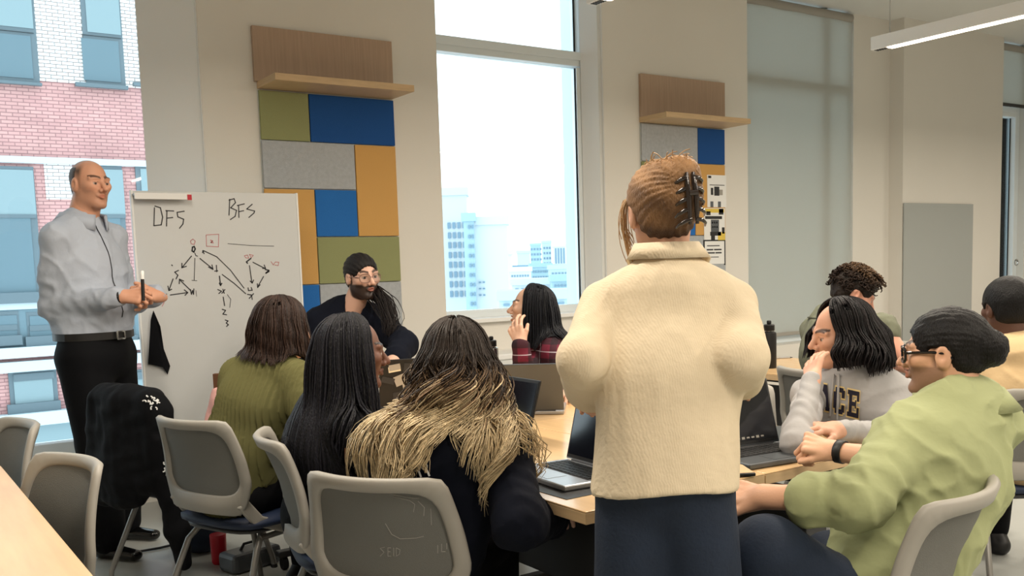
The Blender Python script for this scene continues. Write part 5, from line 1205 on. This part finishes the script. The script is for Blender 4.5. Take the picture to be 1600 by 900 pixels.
# ================================================================== WHITEBOARD, with its writing
BYd = 5.52
bl, brr = pY(205, 297, BYd), pY(461, 303, BYd); zt_b = (bl[2]+brr[2])/2; xw0, xw1 = bl[0], brr[0]+.01; zb_b = .50; W = xw1-xw0; Hb = zt_b-zb_b
wb = empty('whiteboard', ((xw0+xw1)/2, BYd, 0), label='rolling whiteboard with search tree diagrams beside the standing tall person', cat='whiteboard')
bx('board', (-W/2, 0, zb_b), (W/2, .022, zt_b), 'board', wb, bev=.004)
for s_ in (-1, 1):
    bx('edge_trim', (s_*W/2-.006, -.004, zb_b), (s_*W/2+.006, .026, zt_b+.003), 'white', wb, bev=.003)
    bx('upright', (s_*(W/2-.12)-.02, .024, .08), (s_*(W/2-.12)+.02, .06, zt_b-.2), 'plastic', wb, bev=.004)
    bx('foot_bar', (s_*(W/2-.12)-.025, -.22, .06), (s_*(W/2-.12)+.025, .30, .095), 'plastic', wb, bev=.006)
    for yy in (-.19, .27): MB().tube([(s_*(W/2-.12)-.012, yy, .03), (s_*(W/2-.12)+.012, yy, .03)], .03, 14).build('caster', 'rubber', wb, True)
tr0, tr1 = pY(207, 297, BYd-.03), pY(298, 312, BYd-.05)
cx_ = (xw0+xw1)/2
bx('marker_tray', (tr0[0]-cx_, -.062, zt_b-.028), (tr1[0]-cx_, -.003, zt_b-.018), 'plastic', wb, bev=.003); bx('tray_lip', (tr0[0]-cx_, -.064, zt_b-.05), (tr1[0]-cx_, -.056, zt_b-.016), 'white', wb, bev=.002)
bx('tray_end', (tr1[0]-cx_-.022, -.066, zt_b-.052), (tr1[0]-cx_+.002, -.0645, zt_b-.022), 'red', wb)
def stroke(pts, m='ink', r=.0032):
    Q = [np.array(pY(x, y, BYd-.0012))-np.array((cx_, BYd, 0)) for x, y in pts]
    V = []; Fq = []
    for i in range(len(Q)-1):
        a, b = Q[i], Q[i+1]; d = b-a; d[1] = 0; L = np.linalg.norm(d)+1e-9; d /= L; n_ = np.array((-d[2], 0, d[0])); e = d*r*.7; k = len(V)
        V += [a-e+n_*r, b+e+n_*r, b+e-n_*r, a-e-n_*r]; Fq.append((k, k+1, k+2, k+3))
    return raw('pen_stroke', V, Fq, m, wb)
def C5(x, y): return (200+x/3.75, 270+y/3.75)           # coordinates read from an enlarged crop of the photo
def st5(pts, m='ink', r=.0030): stroke([C5(*q) for q in pts], m, r)
st5([(155, 205), (152, 310), (195, 305), (203, 260), (190, 205), (158, 195)]); st5([(228, 222), (226, 312)]); st5([(222, 222), (268, 224)]); st5([(228, 266), (262, 262)])
st5([(330, 225), (288, 232), (292, 258), (326, 272), (322, 300), (302, 325)])
st5([(596, 155), (592, 248)]); st5([(592, 160), (622, 152), (630, 175), (602, 205), (636, 220), (628, 255), (600, 274)]); st5([(648, 192), (650, 262)]); st5([(640, 192), (682, 182)]); st5([(648, 228), (678, 222)])
st5([(728, 184), (696, 212), (742, 224), (738, 236), (708, 262)])
st5([(585, 415), (720, 426), (855, 430)], r=.0016)
st5([(458, 364), (532, 360), (530, 434), (460, 430), (458, 364)], 'ink_red', .0018); st5([(484, 395), (496, 400), (486, 408), (500, 410)], 'ink_red'); st5([(366, 400), (380, 388), (394, 400), (388, 420), (370, 416), (366, 400)], 'ink_red', .0018)
st5([(378, 436), (388, 432), (394, 446), (386, 464), (376, 458), (378, 436)], r=.004); st5([(392, 470), (398, 486), (408, 488)], r=.0022)
st5([(372, 488), (318, 554)]); st5([(316, 530), (316, 556), (342, 548)]); st5([(392, 500), (388, 630)], r=.002); st5([(374, 630), (404, 632)], r=.0016)
st5([(422, 502), (496, 562)]); st5([(472, 552), (498, 566), (492, 540)]); st5([(518, 542), (520, 580)]); st5([(508, 576), (526, 574)])
st5([(296, 572), (274, 582), (292, 600), (282, 622)]); st5([(264, 622), (240, 688)]); st5([(234, 664), (240, 690), (256, 682)]); st5([(302, 626), (366, 688)]); st5([(300, 650), (302, 624), (326, 634)])
st5([(206, 712), (218, 738), (226, 710)]); st5([(248, 716), (348, 702)]); st5([(330, 686), (350, 702), (334, 718)]); st5([(366, 684), (372, 712), (378, 690), (384, 712), (386, 680)]); st5([(398, 690), (402, 724)], r=.0014)
st5([(200, 752), (212, 760), (200, 782)], 'ink_red', .0018); st5([(256, 540), (260, 544)])
st5([(536, 606), (542, 654)], r=.0035); st5([(536, 646), (542, 660), (550, 648)], r=.0035); st5([(526, 684), (548, 694), (532, 708)]); st5([(556, 682), (564, 706)]); st5([(568, 684), (550, 706)])
st5([(558, 728), (566, 778)]); st5([(582, 714), (602, 740), (596, 790)], r=.0016); st5([(552, 800), (572, 806), (556, 828), (578, 832)]); st5([(570, 862), (586, 868), (576, 880), (588, 890), (578, 900)])
st5([(436, 468), (442, 456), (520, 492), (600, 570), (680, 676)], r=.0028); st5([(438, 456), (446, 474)]); st5([(552, 596), (620, 646), (690, 708)], r=.0028)
st5([(682, 486), (700, 482), (708, 500), (690, 498), (682, 486)], 'ink_red', .0018); st5([(712, 478), (734, 484), (722, 498), (712, 478)], 'ink_red', .0018); st5([(720, 502), (694, 522), (700, 530)], r=.004)
st5([(712, 544), (726, 644)]); st5([(716, 634), (728, 646), (736, 628)]); st5([(732, 524), (802, 560)]); st5([(788, 560), (806, 560), (798, 540)]); st5([(804, 566), (826, 572), (808, 588), (826, 578)], r=.004)
st5([(838, 520), (852, 540), (864, 522), (884, 524), (880, 544), (860, 540)], 'ink_red', .0018); st5([(794, 608), (760, 668)]); st5([(758, 650), (760, 672), (774, 656)]); st5([(704, 674), (706, 690), (728, 688), (722, 672)]); st5([(700, 712), (724, 716), (728, 742)]); st5([(736, 708), (710, 736)])
# black cloth hung from the board edge
outl = [C5(150, 808), C5(190, 900), (256, 545), (266, 572), (262, 585), (255, 574), (232, 569), (236, 500)]
ctr = np.array(pY(245, 530, BYd-.012))
cl_ = tag(raw('hanging_cloth', *(lambda P: (np.concatenate([P+np.array((0, -.008-.006*np.sin(i*1.0), 0)) if False else P, P+np.array((0, .008, 0))]), [tuple(range(len(P)))[::-1], tuple(len(P)+i for i in range(len(P)))]+[(i, (i+1) % len(P), len(P)+(i+1) % len(P), len(P)+i) for i in range(len(P))]))(np.array([np.array(pY(x, y, BYd-.020-.008*math.sin(k*1.7)))-ctr for k, (x, y) in enumerate(outl)])), 'black_cloth', None, False, tuple(ctr)), 'black cloth hanging on the whiteboard beside the tall standing person', 'cloth')

# ================================================================== LAPTOPS
def laptop(c, deg, w_, d_, ang, label, lid='silver', base='silver', kb='keys', z=.742, lit=False):
    """c = centre of the base in plan; deg = direction the user sits in"""
    t = empty('laptop', (c[0], c[1], z), math.radians(deg)+math.pi/2, label=label, cat='laptop')     # local -y = user
    bx('base', (-w_/2, -d_/2, 0), (w_/2, d_/2, .016), base, t, bev=.004)
    k = bx('keyboard', (-w_*.43, -d_*.08, .0162), (w_*.43, d_*.40, .0175), kb, t)
    for r_ in range(5):
        kb_ = MB()
        for c_ in range(13): kb_.box((-w_*.42+c_*w_*.84/13+.002, -d_*.06+r_*d_*.09, .0175), (-w_*.42+(c_+1)*w_*.84/13-.002, -d_*.06+(r_+1)*d_*.09-.003, .0192))
        kb_.build('key_row', 'black' if kb == 'keys' else kb, k)
    bx('trackpad', (-w_*.16, -d_*.44, .0162), (w_*.16, -d_*.14, .0168), base if base != 'black' else 'plastic_dark', t)
    a = math.radians(ang); up = np.array((0, -math.cos(a), math.sin(a))); nn = np.array((0, -math.sin(a), -math.cos(a)))       # nn: out of the screen toward user
    hp_ = np.array((0, d_/2-.004, .018)); Lh = d_*.96
    L_ = MB().obox(hp_+up*Lh/2, ((1, 0, 0), up, nn), (w_/2, Lh/2, .0035), .003).build('lid', lid, t)
    MB().obox(hp_+up*Lh/2+nn*.0042, ((1, 0, 0), up, nn), (w_*.485, Lh*.475, .0006)).build('bezel', 'black', L_)
    MB().obox(hp_+up*Lh*.51+nn*.0052, ((1, 0, 0), up, nn), (w_*.468, Lh*.435, .0005)).build('screen', 'screen', L_)
    MB().tube([(-w_*.4, d_/2-.006, .014), (w_*.4, d_/2-.006, .014)], .006, 8).build('hinge', 'plastic_dark', t, True)
    return t, L_, hp_, up, nn, Lh
l3, *_ = laptop((1.665, 2.185), 176, .31, .22, 104, 'silver laptop on a black sleeve left of the standing person')
bx('laptop_sleeve', (1.50, 1.97, .740), (1.80, 2.40, .7415), 'black', bev=.0005); slv = bpy.data.objects['laptop_sleeve']; tag(slv, 'thin black sleeve lying under the silver laptop', 'sleeve')
l1, L_, hp_, up, nn, Lh = laptop((1.705, 2.755), 178, .34, .23, 106, 'black laptop in front of the person with wavy blonde hair', 'black', 'black')
l2, *_ = laptop((2.33, 3.34), 50, .35, .24, 118, 'dark grey laptop lid facing the camera before the plaid shirt person', 'grey_lid', 'silver')
l4, L4_, hp4, up4, nn4, Lh4 = laptop((2.285, 1.985), 264, .32, .22, 106, 'grey laptop with dark screen right of the standing person', 'grey_lid', 'grey_lid')
for k in range(11):
    if k != 4: MB().obox(hp4+up4*Lh4*.12+nn4*.0060+np.array((-.11+k*.02, 0, 0)), ((1, 0, 0), up4, nn4), (.006, .0025 if k % 3 else .004, .0003)).build('task_icon', 'plastic', L4_)
ls, Ls, hps, ups, nns, Lhs = laptop((2.06, 3.86), 75, .33, .22, 100, 'open laptop whose lid is covered in stickers facing the camera', 'black', 'black')
rs = np.random.RandomState(12); cols_ = ['white', 'silver', 'cream', 'plastic', 'silver', 'pink', 'brown', 'plastic_dark', 'grey_lid', 'plastic_dark']
for i in range(34):
    w2_, h2_ = rs.uniform(.012, .034), rs.uniform(.012, .030); ro_ = rs.uniform(-.35, .35); ax_ = np.array((1, 0, 0))*math.cos(ro_)+ups*math.sin(ro_); ay_ = ups*math.cos(ro_)-np.array((1, 0, 0))*math.sin(ro_)
    MB().obox(hps+ups*rs.uniform(.03, Lhs-.03)-nns*(.0042+i*.00004)+np.array((rs.uniform(-.13, .13), 0, 0)), (ax_, ay_, nns), (w2_, h2_, .0005)).build('sticker', cols_[rs.randint(len(cols_))], Ls)
q5 = pz(1240, 682, .745)
cl5 = empty('closed_laptop', (2.575, 2.175, .742), math.radians(24), label='closed grey laptop by the elbow of the lettered hoodie person', cat='laptop')
bx('base', (-.155, -.105, 0), (.155, .105, .009), 'grey_lid', cl5, bev=.003); bx('lid', (-.155, -.105, .0095), (.155, .105, .016), 'grey_lid', cl5, bev=.003)
pp = pz(1246, 704, .745); ph_ = empty('phone', (pp[0]-.02, pp[1]+.0, .742), math.radians(20), label='black phone beside the closed grey laptop', cat='phone'); bx('body', (-.075, -.037, 0), (.075, .037, .008), 'black_gloss', ph_, bev=.003); bx('screen', (-.071, -.033, .0081), (.071, .033, .0085), 'screen', ph_)
pp = pz(1152, 736, .745); ph2 = empty('phone', (pp[0], pp[1]+.005, .742), math.radians(60), label='phone in a tan case at the table edge by the standing person', cat='phone'); bx('case', (-.07, -.036, 0), (.07, .036, .010), 'black', ph2, bev=.003); bx('cover', (-.066, -.032, .0101), (.066, .032, .0112), 'oak_edge', ph2)
# ---- bottles
def bottle(c, r, hgt, label, body, lidm, flat_top=False):
    t = empty('water_bottle', c, label=label, cat='bottle')
    MB().lathe([(r*.96, 0), (r, .006), (r, hgt*.72), (r*.96, hgt*.745), (r*.62, hgt*.77)], n=28).build('body', body, t, True)
    MB().lathe([(r*.64, hgt*.77), (r*.64, hgt*.785)], n=28).build('neck_ring', 'steel', t, True)
    MB().lathe([(r*.74, hgt*.785), (r*.76, hgt*.79), (r*.76, hgt*.90), (r*.66, hgt*.915)], n=28).build('lid', lidm, t, True)
    MB().box((-r*.35, -r*.22, hgt*.915), (r*.30, r*.22, hgt), .006).build('spout', lidm, t)
bp_ = pz(1202, 575, .74); bottle((bp_[0], bp_[1], .7405), .040, .27, 'black water bottle on the table behind the standing person', 'black', 'black')
b2 = pz(770, 598, .74); bottle((b2[0], b2[1], .7405), .036, .25, 'steel water bottle with black lid behind the blonde hair', 'steel', 'black')
p3_ = pz(1222, 560, .742); pn = empty('pen', (p3_[0], p3_[1], .746), math.radians(-30), label='pen lying on the far table right of the black bottle', cat='pen'); MB().tube([(-.06, 0, 0), (.05, 0, 0)], .005, 8).build('barrel', 'silver', pn, True); MB().tube([(.05, 0, 0), (.068, 0, 0)], [.005, .001], 8).build('tip', 'black', pn, True)

# ================================================================== JACKET, BAGS AND FLOOR THINGS
def soft(name, fn, lo, hi, h, mat, label, cat, org):
    V, Q = sdf_mesh(fn, lo, hi, h); org = np.asarray(org, float); return tag(raw(name, V-org, Q, mat, None, True, tuple(org)), label, cat)
ch = CH['jacket']; ca = math.radians(20); cf_ = np.array((math.cos(ca), math.sin(ca), 0)); cr_ = np.array((math.sin(ca), -math.cos(ca), 0)); cb_ = np.array((.95, 4.30, 0))-cf_*.02+cr_*.02
def jk(P):
    q = P-cb_.astype(f32); u = q@cr_.astype(f32); v = q@cf_.astype(f32); z = P[:, 2]
    d = capE(P, cb_+UPZ*.84-cf_*.03, cb_+UPZ*.52-cf_*.02, (.215, .060), (.225, .075), cr_)
    d = smin(d, cap(P, cb_+UPZ*.85-cr_*.17, cb_+UPZ*.85+cr_*.17, .058), .04)
    d = smin(d, cap(P, cb_+UPZ*.80+cr_*.20, cb_+UPZ*.30+cr_*.245+cf_*.02, .062, .045), .04)
    d = smin(d, cap(P, cb_+UPZ*.30+cr_*.245+cf_*.02, cb_+UPZ*.16+cr_*.255+cf_*.03, .042, .034), .03)
    d = smin(d, cap(P, cb_+UPZ*.80-cr_*.20, cb_+UPZ*.40-cr_*.24, .06, .05), .04)
    d = smin(d, capE(P, cb_+UPZ*.56-cf_*.03-cr_*.05, cb_+UPZ*.42-cf_*.04-cr_*.05, (.18, .06), (.16, .05), cr_), .05)
    return (d+.010*wob(P, 22, 201, (1, 1, .4))+.004*wob(P, 60, 202)).astype(f32)
jo = soft('jacket', jk, cb_+np.array((-.45, -.45, .05)), cb_+np.array((.45, .45, 1.0)), .008, 'black_cloth', 'black jacket with white printed marks draped over a chair', 'jacket', (cb_[0], cb_[1], .2))
jorg = np.array((cb_[0], cb_[1], .2))
rs = np.random.RandomState(4)
class _S: pass
def jmark(x0, y0, x1, y1, n):
    for i in range(n):
        x = rs.uniform(x0, x1); y = rs.uniform(y0, y1); a = rs.uniform(0, 6.28); L = rs.uniform(3, 7)
        g_ = np.array([pd(x+L*t*math.cos(a+t), y+L*t*math.sin(a+t), 3.9) for t in np.linspace(-.5, .5, 5)]); g_ = project(None, jk, g_, ray(x, y), .003)
        mb = MB().tube(list(g_-jorg), .0030, 5); mb.build('print_mark', 'white_print', jo)
jmark(226, 618, 248, 638, 16); jmark(255, 722, 272, 745, 14)
# pink bag with a notebook on the jacket chair's seat
pc_ = np.array(pd(328, 640, 4.35)); bgc = np.array((pc_[0], pc_[1], .456))
def pk(P):
    d = capE(P, bgc+UPZ*.10, bgc+UPZ*.38+_R*.045, (.075, .05), (.035, .03), _R); return (d+.010*wob(P, 30, 211)).astype(f32)
soft('tote_bag', pk, bgc+np.array((-.2, -.2, -.05)), bgc+np.array((.2, .2, .6)), .007, 'pink', 'pale pink bag standing behind the olive sweater person', 'bag', bgc)
nb_ = np.array(pd(346, 592, 4.33)); nt_ = empty('notebook', tuple(nb_), math.radians(-34), label='small brown notebook with cream pages above the pink bag', cat='notebook')
MB().box((-.035, -.012, -.30), (.035, -.008, .025), .002).build('cover', 'brown', nt_); MB().box((-.033, -.0078, -.298), (.033, .0078, .023)).build('page_block', 'cream', nt_); MB().box((-.035, .008, -.30), (.035, .012, .025), .002).build('cover', 'brown', nt_)
# backpack, red can, shoes box on the floor
def floorpt(x, y): return pz(x, y, 0)
bk = floorpt(312, 862); bk[2] = 0
def bpk(P):
    d = capE(P, bk+UPZ*.10, bk+UPZ*.26, (.14, .10), (.11, .08), _R0); return (smax(d, -(P[:, 2]-.004), .01)+.008*wob(P, 26, 221)).astype(f32)
soft('backpack', bpk, bk+np.array((-.3, -.3, 0)), bk+np.array((.3, .3, .5)), .008, 'jeans_dark', 'dark backpack slumped on the floor under the chair', 'backpack', bk)
rc = floorpt(343, 880); rt = empty('cup', (rc[0], rc[1], 0), label='red tumbler on the floor under the olive sweater chair', cat='cup'); MB().lathe([(.030, .001), (.034, .01), (.038, .13), (.036, .132), (.033, .128), (.030, .012)], n=24).build('body', 'red', rt, True); MB().lathe([(.034, .127), (.0385, .132), (.037, .142), (.01, .143)], n=24).build('lid', 'red', rt, True)
sb = floorpt(392, 885); st_ = empty('shoe_bag', (sb[0], sb[1], 0), math.radians(15), label='grey case on the floor right of the red tumbler', cat='case'); MB().box((-.13, -.07, 0), (.13, .07, .09), .02).build('body', 'grey_lid', st_); MB().tube([(-.05, 0, .088), (-.03, 0, .115), (.03, 0, .115), (.05, 0, .088)], .007, 8).build('handle', 'black', st_, True)
# power cable on the floor and window-side floor items
cp_ = [(178, 850), (215, 862), (250, 856), (290, 846), (330, 842)]; cbp = [np.array(pz(x, y, .008)) for x, y in cp_]; mbc = MB().tube([q-cbp[0] for q in cbp], .006, 8)
tag(mbc.build('power_cable', 'black', None, True, tuple(cbp[0])), 'black cable running over the floor near the black shoes', 'cable')
gp = floorpt(1545, 835); 
def tot(P):
    c_ = np.array((gp[0], gp[1], 0)); d = capE(P, c_+UPZ*.08, c_+UPZ*.16, (.09, .07), (.07, .05), _R0); return (smax(d, -(P[:, 2]-.003), .01)+.008*wob(P, 34, 231)).astype(f32)
soft('black_bag', tot, np.array((gp[0]-.25, gp[1]-.25, 0)), np.array((gp[0]+.25, gp[1]+.25, .4)), .008, 'black_cloth', 'small black bag on the floor behind the green shirt chair', 'bag', (gp[0], gp[1], 0))
# faint ghosted lettering and circuit lines showing on the nearest chair back
from mathutils.bvhtree import BVHTree
bpy.context.view_layer.update()
cpan = [c for c in CH['blonde'].children if c.name.startswith('back_panel')][0]; mwp = CH['blonde'].matrix_world
tree = BVHTree.FromPolygons([mwp @ v.co for v in cpan.data.vertices], [tuple(q.vertices) for q in cpan.data.polygons]); inv = mwp.inverted()
def ghost(pts, r=.0012):
    P = []
    for k in range(len(pts)-1):
        for t in np.linspace(0, 1, 6)[(0 if k == 0 else 1):]:
            d = ray(pts[k][0]*(1-t)+pts[k+1][0]*t, pts[k][1]*(1-t)+pts[k+1][1]*t); h_ = tree.ray_cast(Vector(CAM), Vector(d).normalized())
            if h_[0] is not None: P.append(np.array(inv @ (h_[0]-Vector(d).normalized()*.0006)))
    if len(P) > 2: MB().tube(P, r, 5).build('print_line', 'faint_print', CH['blonde'])
for q in ([(612, 759), (611, 772), (645, 778), (655, 778)], [(622, 768), (632, 760), (671, 762), (671, 770), (640, 768)], [(614, 776), (640, 782), (648, 788), (646, 800)], [(653, 783), (663, 793), (662, 806)], [(673, 795), (674, 820)], [(602, 818), (612, 835), (625, 842), (650, 841), (662, 838)],
          [(601, 855), (594, 857), (600, 863), (594, 869)], [(606, 856), (606, 869), (611, 869)], [(606, 856), (611, 856)], [(606, 862), (610, 862)], [(615, 856), (615, 869)], [(619, 856), (619, 869), (624, 866), (625, 859), (619, 856)], [(684, 852), (684, 864)], [(690, 850), (690, 862), (696, 862)], [(698, 849), (698, 858)]): ghost(q)
